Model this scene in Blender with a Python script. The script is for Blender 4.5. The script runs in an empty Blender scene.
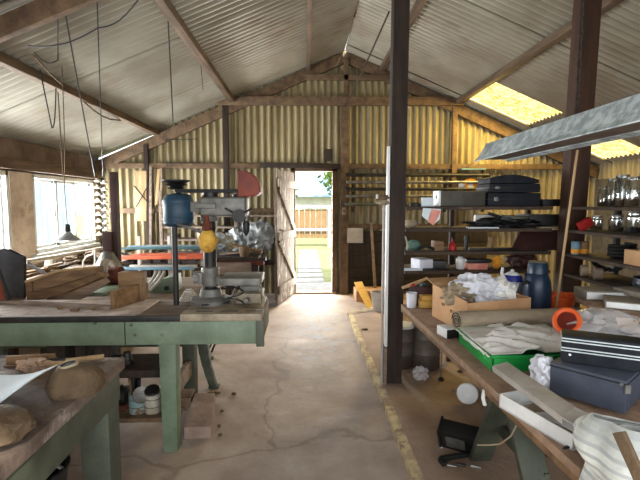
LP = dict(win=150, door=55, sky=50, sun=5.0, world=1.7, exp=0.9, rear=58)
import bpy, bmesh, math, random
from mathutils import Vector, Matrix, Euler, noise
random.seed(7)
C = bpy.context.scene.collection
# ---------------------------------------------------------------- camera
F, CX, CY, CAMZ = 444.0, 320.0, 240.0, 1.55
PITCH = math.atan(37 / F)
YAW = math.atan(15 / F * math.cos(PITCH))
fw = Vector((math.sin(YAW) * math.cos(PITCH), math.cos(YAW) * math.cos(PITCH), -math.sin(PITCH)))
rt = Vector((math.cos(YAW), -math.sin(YAW), 0))
up = rt.cross(fw)
CAM = Vector((0, 0, CAMZ))
def _ray(px, py): return fw + rt * ((px - CX) / F) + up * ((CY - py) / F)
def at(px, py, y):                       # point of the photo at depth y
    py = py or 215
    d = _ray(px, py); return CAM + d * (y / d.y)
def atz(px, py, z):                      # point of the photo at height z
    d = _ray(px, py); return CAM + d * ((z - CAMZ) / d.z)
def atx(px, py, x):
    d = _ray(px, py); return CAM + d * (x / d.x)
cam = bpy.data.cameras.new('camera'); co = bpy.data.objects.new('camera', cam); C.objects.link(co)
cam.sensor_width = 36; cam.lens = F / 640 * 36; cam.clip_end = 300
co.location = CAM; co.rotation_euler = (math.pi / 2 - PITCH, 0, -YAW)
bpy.context.scene.camera = co
# ---------------------------------------------------------------- mesh helper
class MB:
    def __init__(s): s.v = []; s.f = []
    def add(s, vs, fs):
        o = len(s.v); s.v += [Vector(p) for p in vs]; s.f += [tuple(i + o for i in f) for f in fs]; return s
    def box(s, x0, x1, y0, y1, z0, z1):
        v = [(x, y, z) for z in (z0, z1) for y in (y0, y1) for x in (x0, x1)]
        return s.add(v, [(0, 2, 3, 1), (4, 5, 7, 6), (0, 1, 5, 4), (2, 6, 7, 3), (0, 4, 6, 2), (1, 3, 7, 5)])
    def obox(s, c, size, rot=(0, 0, 0)):
        m = Euler(rot).to_matrix(); c = Vector(c)
        v = [c + m @ Vector((sx * size[0] / 2, sy * size[1] / 2, sz * size[2] / 2)) for sz in (-1, 1) for sy in (-1, 1) for sx in (-1, 1)]
        return s.add(v, [(0, 2, 3, 1), (4, 5, 7, 6), (0, 1, 5, 4), (2, 6, 7, 3), (0, 4, 6, 2), (1, 3, 7, 5)])
    def bar(s, p, q, w, h, upv=(0, 0, 1)):   # rectangular bar from p to q; w sideways, h along upv
        p, q = Vector(p), Vector(q); d = (q - p).normalized(); u = Vector(upv)
        sd = d.cross(u)
        if sd.length < 1e-4: sd = d.cross(Vector((0, 1, 0)))
        sd.normalize(); u = sd.cross(d).normalized()
        v = [e + sd * a * w / 2 + u * b * h / 2 for e in (p, q) for b in (-1, 1) for a in (-1, 1)]
        return s.add(v, [(0, 2, 3, 1), (4, 5, 7, 6), (0, 1, 5, 4), (2, 6, 7, 3), (0, 4, 6, 2), (1, 3, 7, 5)])
    def tube(s, pts, r, n=10, closed=False):
        pts = [Vector(p) for p in pts]; k = len(pts)
        rs = r if isinstance(r, (list, tuple)) else [r] * k
        vs = []; prev = None
        for i, p in enumerate(pts):
            a = pts[(i - 1) % k] if (closed or i > 0) else p
            b = pts[(i + 1) % k] if (closed or i < k - 1) else p
            t = (b - a).normalized()
            if prev is None:
                prev = t.cross(Vector((0, 0, 1)))
                if prev.length < 1e-3: prev = t.cross(Vector((1, 0, 0)))
            nrm = (prev - t * prev.dot(t)).normalized(); prev = nrm; bn = t.cross(nrm)
            vs += [p + (nrm * math.cos(2 * math.pi * j / n) + bn * math.sin(2 * math.pi * j / n)) * rs[i] for j in range(n)]
        fs = []
        for i in range(k if closed else k - 1):
            i2 = (i + 1) % k
            fs += [(i * n + j, i * n + (j + 1) % n, i2 * n + (j + 1) % n, i2 * n + j) for j in range(n)]
        if not closed: fs += [tuple(range(n))[::-1], tuple((k - 1) * n + j for j in range(n))]
        return s.add(vs, fs)
    def lathe(s, prof, c=(0, 0, 0), axis=(0, 0, 1), n=24, a0=0, a1=2 * math.pi):
        c = Vector(c); q = Vector((0, 0, 1)).rotation_difference(Vector(axis).normalized()); k = len(prof)
        full = abs(a1 - a0 - 2 * math.pi) < 1e-6; m = n if full else n + 1
        vs = [c + q @ Vector((r * math.cos(a0 + (a1 - a0) * j / n), r * math.sin(a0 + (a1 - a0) * j / n), z)) for r, z in prof for j in range(m)]
        fs = []
        for i in range(k - 1):
            for j in range(n):
                fs.append((i * m + j, i * m + (j + 1) % m, (i + 1) * m + (j + 1) % m, (i + 1) * m + j))
        if full:
            if prof[0][0] > 1e-5: fs.append(tuple(range(m))[::-1])
            if prof[-1][0] > 1e-5: fs.append(tuple((k - 1) * m + j for j in range(m)))
        return s.add(vs, fs)
    def cyl(s, p, q, r, n=16):
        return s.tube([p, q], r, n)
    def prism(s, poly, d):                  # polygon of 3D points pushed along vector d
        d = Vector(d); n = len(poly); p = [Vector(a) for a in poly]
        return s.add(p + [a + d for a in p], [tuple(range(n))[::-1], tuple(range(n, 2 * n))] + [(i, (i + 1) % n, n + (i + 1) % n, n + i) for i in range(n)])
    def grid(s, f, nu, nv, thick=0.0):      # f(u,v) -> point
        vs = [Vector(f(i / nu, j / nv)) for j in range(nv + 1) for i in range(nu + 1)]
        w = nu + 1
        fs = [(j * w + i, j * w + i + 1, (j + 1) * w + i + 1, (j + 1) * w + i) for j in range(nv) for i in range(nu)]
        if thick:
            o = len(vs); nr = [Vector() for _ in vs]
            for fa in fs:
                nn = (vs[fa[1]] - vs[fa[0]]).cross(vs[fa[3]] - vs[fa[0]])
                for i in fa: nr[i] += nn
            vs += [v - nr[i].normalized() * thick for i, v in enumerate(vs)]
            fs += [tuple(i + o for i in fa[::-1]) for fa in list(fs)]
            ring = [i for i in range(w)] + [j * w + nu for j in range(1, nv + 1)] + [nv * w + i for i in range(nu - 1, -1, -1)] + [j * w for j in range(nv - 1, 0, -1)]
            fs += [(ring[i], ring[i - 1], ring[i - 1] + o, ring[i] + o) for i in range(len(ring))]
        return s.add(vs, fs)
    def blob(s, c, rad, amp=.15, freq=3, seed=0, flat=None, sub=4, ridge=False, octv=2):
        bm = bmesh.new(); bmesh.ops.create_icosphere(bm, subdivisions=sub, radius=1)
        off = Vector((seed * 7.3, seed * 3.1, seed * 1.7)); vs = []
        for v in bm.verts:
            p = v.co.copy(); t = noise.fractal(p * freq + off, 0.8, 2.2, octv)
            if ridge: t = .5 - abs(t) * 1.6
            p *= 1 + amp * t
            q = Vector((p.x * rad[0], p.y * rad[1], p.z * rad[2])) + Vector(c)
            if flat is not None and q.z < flat: q.z = flat + (q.z - flat) * .02
            vs.append(q)
        bm.verts.index_update(); fs = [tuple(v.index for v in f.verts) for f in bm.faces]; bm.free()
        return s.add(vs, fs)
    def build(s, name, m, parent=None, org=None, bev=0.0, seg=2, smooth=35):
        bm = bmesh.new(); o = Vector(org) if org is not None else Vector()
        vs = [bm.verts.new(p - o) for p in s.v]
        for f in s.f:
            try: bm.faces.new([vs[i] for i in f])
            except ValueError: pass
        bmesh.ops.recalc_face_normals(bm, faces=bm.faces)
        if bev:
            es = [e for e in bm.edges if len(e.link_faces) == 2 and e.calc_face_angle(0) > .6]
            bmesh.ops.bevel(bm, geom=es, offset=bev, segments=seg, affect='EDGES', profile=.6, clamp_overlap=True)
        me = bpy.data.meshes.new(name); bm.to_mesh(me); bm.free()
        for p in me.polygons: p.use_smooth = True
        me.set_sharp_from_angle(angle=math.radians(80 if len(s.v) > 1500 else smooth))
        ob = bpy.data.objects.new(name, me); C.objects.link(ob)
        if m: me.materials.append(m)
        if parent: ob.parent = parent
        return ob
# ---------------------------------------------------------------- object helpers
ORG = Vector()
def thing(name, label, cat, loc=(0, 0, 0), group=None):
    global ORG
    o = bpy.data.objects.new(name, None); C.objects.link(o); o.empty_display_size = .05
    o.location = loc; ORG = Vector(loc); o['label'] = label; o['category'] = cat
    if group: o['group'] = group
    return o
def part(name, mb, m, parent, label=None, bev=0.0, **k):
    o = mb.build(name, m, parent, org=ORG, bev=bev, **k)
    if label: o['label'] = label
    return o
def solo(name, mb, m, label, cat, group=None, bev=0.0, **k):
    b = Vector((sum(v.x for v in mb.v) / len(mb.v), sum(v.y for v in mb.v) / len(mb.v), min(v.z for v in mb.v)))
    o = mb.build(name, m, None, org=b, bev=bev, **k); o.location = b
    o['label'] = label; o['category'] = cat
    if group: o['group'] = group
    return o
def struct(name, mb, m, parent=None, bev=0.0, **k):
    o = mb.build(name, m, parent, bev=bev, **k)
    if parent is None: o['kind'] = 'structure'
    return o
def copy_tree(o, parent=None):
    c = o.copy(); C.objects.link(c)
    if parent: c.parent = parent
    for ch in [x for x in list(C.objects) if x.parent == o]: copy_tree(ch, c)
    return c
# ---------------------------------------------------------------- materials
def L(c): return tuple(((x / 12.92) if x <= .04045 else ((x + .055) / 1.055) ** 2.4) for x in c) + (1,)
def mat(name, c1, c2=None, rough=.6, metal=0.0, scale=6, detail=5, contrast=(.35, .65), bump=0.0, bscale=40, stretch=(1, 1, 1), trans=0, spec=.4, c3=None, c3s=(.62, .7), c3scale=3):
    m = bpy.data.materials.new(name); m.use_nodes = True; nt = m.node_tree; b = nt.nodes['Principled BSDF']
    b.inputs['Roughness'].default_value = rough; b.inputs['Metallic'].default_value = metal
    b.inputs['Specular IOR Level'].default_value = spec
    if trans: b.inputs['Transmission Weight'].default_value = trans
    if c2 is None: c2 = tuple(x * .72 for x in c1)
    tc = nt.nodes.new('ShaderNodeTexCoord'); mp = nt.nodes.new('ShaderNodeMapping'); mp.inputs['Scale'].default_value = stretch
    nt.links.new(tc.outputs['Object'], mp.inputs['Vector'])
    def nz(sc, lo, hi, ca, cb, prev=None):
        n = nt.nodes.new('ShaderNodeTexNoise'); n.inputs['Scale'].default_value = sc; n.inputs['Detail'].default_value = detail
        n.inputs['Roughness'].default_value = .65
        nt.links.new(mp.outputs['Vector'], n.inputs['Vector'])
        r = nt.nodes.new('ShaderNodeMapRange'); r.inputs['From Min'].default_value = lo; r.inputs['From Max'].default_value = hi
        nt.links.new(n.outputs['Fac'], r.inputs['Value'])
        x = nt.nodes.new('ShaderNodeMix'); x.data_type = 'RGBA'; x.clamp_factor = True
        nt.links.new(r.outputs['Result'], x.inputs['Factor'])
        if prev is None: x.inputs['A'].default_value = ca
        else: nt.links.new(prev, x.inputs['A'])
        x.inputs['B'].default_value = cb
        return x.outputs['Result']
    col = nz(scale, contrast[0], contrast[1], L(c1), L(c2))
    if c3: col = nz(c3scale, c3s[0], c3s[1], None, L(c3), col)
    nt.links.new(col, b.inputs['Base Color'])
    if bump:
        n = nt.nodes.new('ShaderNodeTexNoise'); n.inputs['Scale'].default_value = bscale; n.inputs['Detail'].default_value = 4
        nt.links.new(mp.outputs['Vector'], n.inputs['Vector'])
        bp = nt.nodes.new('ShaderNodeBump'); bp.inputs['Strength'].default_value = bump; bp.inputs['Distance'].default_value = .02
        nt.links.new(n.outputs['Fac'], bp.inputs['Height']); nt.links.new(bp.outputs['Normal'], b.inputs['Normal'])
    m['col'] = 1
    return m
def bsdf(m): return m.node_tree.nodes['Principled BSDF']
M = {}
M['zinc_wall'] = mat('zinc_wall', (.59, .54, .41), (.47, .42, .30), .5, .0, 1.6, contrast=(.4, .65), stretch=(3, 3, .6), c3=(.42, .34, .24), c3s=(.63, .75), c3scale=2.2)
M['zinc_roof'] = mat('zinc_roof', (.62, .60, .54), (.53, .50, .44), .42, .25, 1.0, detail=3, contrast=(.38, .62), stretch=(1, 1, 1), c3=(.46, .38, .30), c3s=(.60, .74), c3scale=.8)
M['timber'] = mat('timber', (.44, .35, .25), (.29, .22, .16), .8, stretch=(1, 1, 1), scale=9, bump=.2)
M['timber_y'] = mat('timber_y', (.42, .34, .26), (.28, .22, .17), .8, stretch=(8, 1, 8), scale=2, bump=.2)
M['timber_dark'] = mat('timber_dark', (.22, .165, .125), (.13, .095, .075), .8, stretch=(8, 8, 1), scale=2, bump=.3)
M['timber_red'] = mat('timber_red', (.27, .165, .10), (.17, .10, .06), .75, stretch=(8, 8, 1), scale=2, bump=.2)
M['plaster'] = mat('plaster', (.80, .74, .67), (.66, .59, .52), .9, scale=4, bump=.2, c3=(.48, .40, .34), c3s=(.62, .75))
M['block'] = mat('block', (.40, .38, .36), (.31, .30, .28), .95, scale=8, bump=.4)
M['white_frame'] = mat('white_frame', (.88, .89, .88), (.75, .76, .75), .4, scale=5)
M['door_wood'] = mat('door_wood', (.46, .40, .34), (.26, .21, .17), .85, stretch=(6, 6, 1), scale=3, bump=.3, c3=(.75, .72, .66), c3s=(.55, .65))
M['steel'] = mat('steel', (.52, .51, .49), (.34, .32, .30), .45, .6, scale=12)
M['dark_steel'] = mat('dark_steel', (.20, .19, .18), (.11, .10, .095), .5, .4, scale=10)
M['rust'] = mat('rust', (.42, .20, .12), (.25, .12, .08), .8, .2, scale=14)
M['green_paint'] = mat('green_paint', (.44, .50, .41), (.35, .40, .32), .5, 0, scale=5, c3=(.30, .30, .24), c3s=(.64, .72), c3scale=6)
M['green_dark'] = mat('green_dark', (.31, .33, .27), (.22, .23, .19), .55, 0, scale=5)
# floor material: dusty concrete with cracks and old pale paint
def floor_mat():
    m = mat('floor_concrete', (.68, .62, .57), (.55, .48, .43), .72, scale=1.7, detail=8, bump=.25, bscale=22, c3=(.74, .72, .71), c3s=(.60, .70), c3scale=1.0, spec=.22)
    nt = m.node_tree; b = bsdf(m); src = b.inputs['Base Color'].links[0].from_socket
    tc = [n for n in nt.nodes if n.type == 'TEX_COORD'][0]
    n1 = nt.nodes.new('ShaderNodeTexNoise'); n1.inputs['Scale'].default_value = 1.1; n1.inputs['Detail'].default_value = 6
    nt.links.new(tc.outputs['Object'], n1.inputs['Vector'])
    ad = nt.nodes.new('ShaderNodeMix'); ad.data_type = 'RGBA'; ad.blend_type = 'ADD'; ad.inputs['Factor'].default_value = .9
    nt.links.new(tc.outputs['Object'], ad.inputs['A']); nt.links.new(n1.outputs['Color'], ad.inputs['B'])
    vo = nt.nodes.new('ShaderNodeTexVoronoi'); vo.feature = 'DISTANCE_TO_EDGE'; vo.inputs['Scale'].default_value = .55
    nt.links.new(ad.outputs['Result'], vo.inputs['Vector'])
    r = nt.nodes.new('ShaderNodeMapRange'); r.inputs['From Min'].default_value = .003; r.inputs['From Max'].default_value = .013
    r.inputs['To Min'].default_value = .34; r.inputs['To Max'].default_value = 0
    nt.links.new(vo.outputs['Distance'], r.inputs['Value'])
    x = nt.nodes.new('ShaderNodeMix'); x.data_type = 'RGBA'; x.inputs['B'].default_value = L((.30, .25, .21))
    nt.links.new(r.outputs['Result'], x.inputs['Factor']); nt.links.new(src, x.inputs['A'])
    # old flaked blue-white paint along the walkway from the door
    sp = nt.nodes.new('ShaderNodeSeparateXYZ'); nt.links.new(tc.outputs['Object'], sp.inputs['Vector'])
    def rng(sock, a, bb):
        q = nt.nodes.new('ShaderNodeMapRange'); q.inputs['From Min'].default_value = a; q.inputs['From Max'].default_value = bb
        nt.links.new(sock, q.inputs['Value']); return q.outputs['Result']
    def mul(a, bb):
        q = nt.nodes.new('ShaderNodeMath'); q.operation = 'MULTIPLY'; nt.links.new(a, q.inputs[0]); nt.links.new(bb, q.inputs[1]); return q.outputs[0]
    n2 = nt.nodes.new('ShaderNodeTexNoise'); n2.inputs['Scale'].default_value = 4; n2.inputs['Detail'].default_value = 9; n2.inputs['Roughness'].default_value = .7
    nt.links.new(tc.outputs['Object'], n2.inputs['Vector'])
    msk = mul(mul(rng(sp.outputs['X'], -.35, .05), rng(sp.outputs['X'], .62, .3)), mul(rng(sp.outputs['Y'], 3.2, 4.6), rng(n2.outputs['Fac'], .48, .58)))
    y = nt.nodes.new('ShaderNodeMix'); y.data_type = 'RGBA'; y.inputs['B'].default_value = L((.74, .76, .80))
    k = nt.nodes.new('ShaderNodeMath'); k.operation = 'MULTIPLY'; k.inputs[1].default_value = .75; nt.links.new(msk, k.inputs[0])
    nt.links.new(k.outputs[0], y.inputs['Factor']); nt.links.new(x.outputs['Result'], y.inputs['A'])
    nt.links.new(y.outputs['Result'], b.inputs['Base Color'])
    rr = nt.nodes.new('ShaderNodeMapRange'); rr.inputs['From Min'].default_value = .4; rr.inputs['From Max'].default_value = .62; rr.inputs['To Min'].default_value = .62; rr.inputs['To Max'].default_value = .85
    nt.links.new(n2.outputs['Fac'], rr.inputs['Value']); nt.links.new(rr.outputs['Result'], b.inputs['Roughness'])
    return m
M['floor'] = floor_mat()
M['slab'] = mat('slab_concrete', (.62, .53, .45), (.50, .41, .34), .85, scale=2.2, detail=7, bump=.3, c3=(.60, .52, .45), c3s=(.58, .7), c3scale=4)
M['yellow_line'] = mat('yellow_line', (.80, .72, .54), (.60, .52, .42), .75, scale=7, detail=8, contrast=(.42, .6), c3=(.55, .47, .39), c3s=(.5, .58), c3scale=9)
def glass_mat(name, tint=(1, 1, 1), gloss=.08, rough=.05):
    m = bpy.data.materials.new(name); m.use_nodes = True; nt = m.node_tree; nt.nodes.clear()
    o = nt.nodes.new('ShaderNodeOutputMaterial'); t = nt.nodes.new('ShaderNodeBsdfTransparent'); g = nt.nodes.new('ShaderNodeBsdfGlossy'); x = nt.nodes.new('ShaderNodeMixShader')
    t.inputs['Color'].default_value = tint + (1,); g.inputs['Roughness'].default_value = rough; x.inputs['Fac'].default_value = gloss
    nt.links.new(t.outputs[0], x.inputs[1]); nt.links.new(g.outputs[0], x.inputs[2]); nt.links.new(x.outputs[0], o.inputs['Surface'])
    return m
M['glass'] = glass_mat('window_glass')
# ---------------------------------------------------------------- setting
YB, XL, XR, RX, RZ, SL = 7.57, -3.45, 5.0, .67, 4.05, .42
def roof(x): return RZ - SL * abs(x - RX)
YF = -1.5
struct('floor', MB().box(XL - .2, XR + .2, YF, YB + .05, -.1, 0), M['floor'])
# raised slab on the right, its worn painted edge
sl = [atz(345, 316, .05), atz(412, 480, .05)]
xe0, xe1 = .585, .60
struct('floor_slab', MB().prism([(xe0, 6.0, 0), (xe1, YF, 0), (XR, YF, 0), (XR, 7.0, 0), (1.35, 6.55, 0)], (0, 0, .05)), M['slab'], bev=.01)
struct('trim_1', MB().prism([(xe0 - .004, 6.0, .0), (xe1 - .004, YF, .0), (xe1 + .05, YF, .0), (xe0 + .06, 5.88, .0), (1.35, 6.38, 0), (1.35, 6.56, 0)], (0, 0, .054)), M['yellow_line'])
PW, AM = .112, .026
def corr_wall(mb, x0, x1, zb, zt, y=YB):
    n = max(8, int((x1 - x0) / PW * 10))
    def f(u, v):
        x = x0 + (x1 - x0) * u; b = zb(x) if callable(zb) else zb; t = zt(x) if callable(zt) else zt
        return (x, y + AM * math.sin(2 * math.pi * x / PW), b + (t - b) * v)
    mb.grid(f, n, 3)
DX0, DX1, DZ = -.16, .50, 2.08
wb = MB()
gap = lambda x: roof(x) - (.10 if -3.42 < x < -2.5 else -.03)
over = lambda x: roof(x) + .03
corr_wall(wb, XL - .1, DX0, 0, gap); corr_wall(wb, DX0, DX1, DZ, over); corr_wall(wb, DX1, XR + .1, 0, over)
struct('wall_back', wb, M['zinc_wall'])
# left wall: sill wall, lintel, piers
M['lintel'] = mat('lintel', (.47, .40, .34), (.32, .26, .21), .9, scale=3, bump=.3)
W1, W2, WZ0, WZ1 = (5.74, 7.40), (3.55, 5.30), .90, 1.92
wl = MB()
wl.box(XL - .18, XL, YF, YB, 0, WZ0); struct('wall_left_lintel', MB().box(XL - .18, XL + .004, YF, YB, WZ1, roof(XL) - .02), M['lintel'])
for a, b in ((YF, W2[0]), (W2[1], W1[0]), (W1[1], YB)): wl.box(XL - .18, XL + (.0 if a > 6 else .03), a, b, WZ0, WZ1)
struct('wall_left', wl, M['plaster'])
struct('trim_2', MB().box(XL - .02, XL + .10, 2.2, 7.5, WZ1 + .02, WZ1 + .14), M['timber_y'], bev=.006)
for i, (a, b) in enumerate((W1, W2)):
    fr = MB(); x0, x1 = XL - .10, XL + .02
    for z in (WZ0, WZ1 - .055): fr.box(x0, x1, a, b, z, z + .055)
    for y in (a, b - .05): fr.box(x0, x1, y, y + .05, WZ0, WZ1)
    wo = struct('window_%d' % (i + 1), fr, M['white_frame'], bev=.004)
    n = 3
    for k in range(n):
        ya, yb = a + .05 + (b - a - .1) * k / n, a + .05 + (b - a - .1) * (k + 1) / n
        s = MB(); xs = XL - .06 + .03 * (k % 2)
        for z in (WZ0 + .055, WZ1 - .10): s.box(xs, xs + .025, ya, yb, z, z + .045)
        for y in (ya, yb - .04): s.box(xs, xs + .025, y, y + .04, WZ0 + .055, WZ1 - .055)
        so = struct('sash', s, M['white_frame'], wo, bev=.003)
        struct('pane', MB().box(xs + .010, xs + .014, ya + .03, yb - .03, WZ0 + .09, WZ1 - .09), M['glass'], so)
        if k == 0: struct('latch', MB().box(xs + .025, xs + .045, yb - .03, yb - .01, 1.35, 1.47), M['steel'], so)
struct('window_sill', MB().box(XL - .1, XL + .07, W1[0] - .05, W1[1] + .03, WZ0 - .05, WZ0), M['white_frame'], bev=.004)
struct('window_sill', MB().box(XL - .1, XL + .07, W2[0] - .05, W2[1] + .03, WZ0 - .05, WZ0), M['white_frame'], bev=.004)
# unseen wall behind the camera, added to cut fill; opening sized for light
wf = MB(); XO0, XO1, ZO = -2.3, 3.2, 2.8
wf.grid(lambda u, v: (XL - .15 + (XO0 - XL + .15) * u, YF, v * (roof(XL - .15 + (XO0 - XL + .15) * u))), 8, 1); wf.grid(lambda u, v: (XO1 + (XR + .1 - XO1) * u, YF, v * roof(XO1 + (XR + .1 - XO1) * u)), 8, 1)
wf.grid(lambda u, v: (XO0 + (XO1 - XO0) * u, YF, ZO + v * (roof(XO0 + (XO1 - XO0) * u) - ZO)), 8, 1)
struct('wall_front', wf, M['zinc_wall'])
# right wall: concrete blocks below, sheet above
wr = MB()
for r in range(10):
    z0 = r * .195
    for k in range(25):
        y0 = YF + k * .4 + (.2 if r % 2 else 0)
        if y0 > YB - .05: continue
        wr.box(XR, XR + .14, y0 + .004, min(y0 + .396, YB), z0 + .004, z0 + .191)
wr.box(XR + .012, XR + .15, YF, YB, 0, 1.95)
struct('wall_right', wr, M['block'])
wru = MB(); ny = int((YB - YF) / PW * 10)
wru.grid(lambda u, v: (XR + .03 + AM * math.sin(2 * math.pi * (YF + (YB - YF) * u) / PW), YF + (YB - YF) * u, 1.95 + (roof(XR) - 1.95) * v), ny, 2)
struct('wall_right_upper', wru, M['zinc_wall'])
# corrugated roof, two slopes, with openings for the skylights
YE = 7.72; RP, RA = .10, .021
def roof_patch(mb, xa, xb, ya, yb, dz=0):
    n = max(8, int((yb - ya) / RP * 8))
    mb.grid(lambda u, v: (xa + (xb - xa) * v, ya + (yb - ya) * u, roof(xa + (xb - xa) * v) + RA * math.sin(2 * math.pi * (ya + (yb - ya) * u) / RP) + dz), n, 4)
SY0, SY1 = 6.25, 7.18
def roof_run(mb, xa, xb, ya, yb, k0=0):          # sheets about 0.78 m wide, every second one lapped under its neighbours
    y = ya; k = k0
    while y < yb - .05:
        e = min(y + .78, yb); roof_patch(mb, xa, xb, y - (.09 if k % 2 else 0), e + (.09 if k % 2 and e < yb else 0), .009 if k % 2 else -.007); y = e; k += 1
rl = MB(); roof_run(rl, XL - .35, RX - .015, YF, YE); struct('ceiling_left', rl, M['zinc_roof'])
rr = MB(); xe = XR + .3
roof_run(rr, RX + .015, xe, YF, SY0); roof_run(rr, RX + .015, xe, SY1, YE)
for a, b in ((RX + .015, 2.56), (3.64, 4.40), (4.93, xe)): roof_patch(rr, a - .02, b + .02, SY0 - .06, SY1 + .30, .012)
struct('ceiling_right', rr, M['zinc_roof'])
struct('ridge_cap', MB().prism([(RX - .2, YF, roof(RX - .2) + .03), (RX, YF, RZ + .04), (RX + .2, YF, roof(RX + .2) + .03), (RX, YF, RZ + .06)], (0, 6.9 - YF, 0)), M['zinc_roof'])
def sky_mat():
    m = bpy.data.materials.new('yellow_translucent'); m.use_nodes = True; nt = m.node_tree; nt.nodes.clear()
    o = nt.nodes.new('ShaderNodeOutputMaterial'); t = nt.nodes.new('ShaderNodeBsdfTranslucent'); e = nt.nodes.new('ShaderNodeEmission'); a = nt.nodes.new('ShaderNodeAddShader')
    tc = nt.nodes.new('ShaderNodeTexCoord'); n = nt.nodes.new('ShaderNodeTexNoise'); n.inputs['Scale'].default_value = 14; n.inputs['Detail'].default_value = 4
    mp = nt.nodes.new('ShaderNodeMapping'); mp.inputs['Scale'].default_value = (1, 2.5, 1)
    nt.links.new(tc.outputs['Object'], mp.inputs['Vector']); nt.links.new(mp.outputs['Vector'], n.inputs['Vector'])
    r = nt.nodes.new('ShaderNodeValToRGB'); r.color_ramp.elements[0].position = .40; r.color_ramp.elements[0].color = L((.66, .54, .27)); r.color_ramp.elements[1].position = .56; r.color_ramp.elements[1].color = L((.86, .78, .50))
    nt.links.new(n.outputs['Fac'], r.inputs['Fac']); nt.links.new(r.outputs['Color'], t.inputs['Color']); nt.links.new(r.outputs['Color'], e.inputs['Color'])
    e.inputs['Strength'].default_value = .12
    nt.links.new(t.outputs[0], a.inputs[0]); nt.links.new(e.outputs[0], a.inputs[1]); nt.links.new(a.outputs[0], o.inputs['Surface'])
    return m
M['skylight'] = sky_mat()
for a, b in ((2.56, 3.64), (4.40, 4.93)):
    s = MB(); roof_patch(s, a, b, SY0 - .05, SY1 + .06, .022); struct('skylight', s, M['skylight'])
# timbers of the frame, each its own
def timber(name, p, q, w, h, m='timber', upv=(0, 0, 1)): return struct(name, MB().bar(p, q, w, h, upv), M[m], bev=.006)
yt = YB - .08
for s in (-1, 1):                                   # gable rafters
    xe = XL + .02 if s < 0 else XR - .02
    timber('gable_rafter', (RX + s * .03, yt, RZ - .13), (xe, yt, roof(xe) - .19), .07, .17, upv=(0, 0, 1))
timber('tie_beam', (-1.42, yt - .08, 3.20), (2.62, yt - .08, 3.22), .09, .13)
timber('collar_beam', (.0, yt - .03, 3.60), (1.45, yt - .03, 3.60), .06, .09)
for z, x0, x1, m in ((2.16, XL, -.75, 'timber'), (2.16, .62, XR, 'timber'), (1.42, XL, -.3, 'timber'), (.55, XL, -.3, 'timber_dark'), (1.15, .62, XR, 'timber')):
    timber('girt', (x0, yt, z), (x1, yt, z), .06, .085, m)
timber('girt', (-.75, yt, 2.18), (.62, yt, 2.16), .06, .08, 'timber_dark')
for x, z1, w, m in ((-1.30, 3.14, .09, 'timber_dark'), (.66, 3.15, .13, 'timber'), (.66 + .02, 3.92, .08, 'timber'), (2.50, 3.14, .08, 'timber'), (-2.60, 2.5, .07, 'timber_dark')):
    timber('stud', (x, yt - (.02 if w < .1 else .03), 0), (x, yt - .02, z1), w, .08, m, (0, 1, 0))
for x, w in ((-2.42, .08), (-1.18, .09), (.06, .06), (1.27, .08), (2.53, .09), (3.74, .09)):
    timber('purlin', (x, YF, roof(x) - .058), (x, YE - .1, roof(x) - .058), w, .08, 'timber_y')
TY = 3.26                                            # the truss near the posts
for s in (-1, 1):
    xe = XL + .02 if s < 0 else XR - .02
    timber('truss_rafter', (RX, TY + .02, roof(RX) - .12), (xe, TY + .02, roof(xe) - .12), .06, .14, 'timber')
# posts
def slant(name, a, b, w, d, m): return struct(name, MB().bar(a, b, w, d, (0, 1, 0)), M[m], bev=.006)
PY = 3.62
slant('post', (.738, PY, .05), (.762, PY, 3.92), .125, .12, 'timber_dark')
slant('post', (2.20, PY + .02, .05), (2.275, PY + .02, 3.23), .165, .12, 'timber_red')
# door: frame and open leaf
fr = MB()
fr.box(DX0 - .07, DX0, YB - .08, YB + .05, 0, DZ + .06).box(DX1 - .04, DX1 + .05, YB - .08, YB + .05, 0, DZ + .06).box(DX0 - .07, DX1 + .05, YB - .08, YB + .05, DZ, DZ + .08)
struct('trim_3', fr, M['timber'], bev=.005)
struct('trim_4', MB().box(DX0 - .05, DX1 + .05, YB - .1, YB + .15, 0, .03), M['slab'], bev=.005)
hx, hy = DX0 - .03, YB - .08
ang = math.atan2(-.95, -.235)
dv = Vector((math.cos(ang), math.sin(ang), 0)); nv = Vector((-dv.y, dv.x, 0))
def dp(u, n, z): return Vector((hx, hy, 0)) + dv * u + nv * n + Vector((0, 0, z))
dl = MB()
for k in range(6): dl.bar(dp(.01 + .97 / 6 * (k + .5), 0, .03), dp(.01 + .97 / 6 * (k + .5), 0, 2.05), .158, .025, nv)
door = struct('door_1', dl, M['door_wood'], bev=.003)
for z in (.25, 1.05, 1.85): struct('ledge', MB().bar(dp(.02, .03, z), dp(.97, .03, z), .03, .12, (0, 0, 1)), M['door_wood'], door, bev=.004)
struct('brace', MB().bar(dp(.08, .03, .32), dp(.92, .03, .98), .03, .10, (0, 0, 1)), M['door_wood'], door, bev=.004)
struct('brace', MB().bar(dp(.08, .03, 1.12), dp(.92, .03, 1.78), .03, .10, (0, 0, 1)), M['door_wood'], door, bev=.004)
struct('handle', MB().tube([dp(.9, .02, 1.0), dp(.9, .08, 1.0), dp(.9, .08, 1.15), dp(.9, .02, 1.15)], .008), M['dark_steel'], door)
struct('kick_plate', MB().bar(dp(.03, -.016, .16), dp(.95, -.016, .16), .004, .18, (0, 0, 1)), M['steel'], door)
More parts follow.
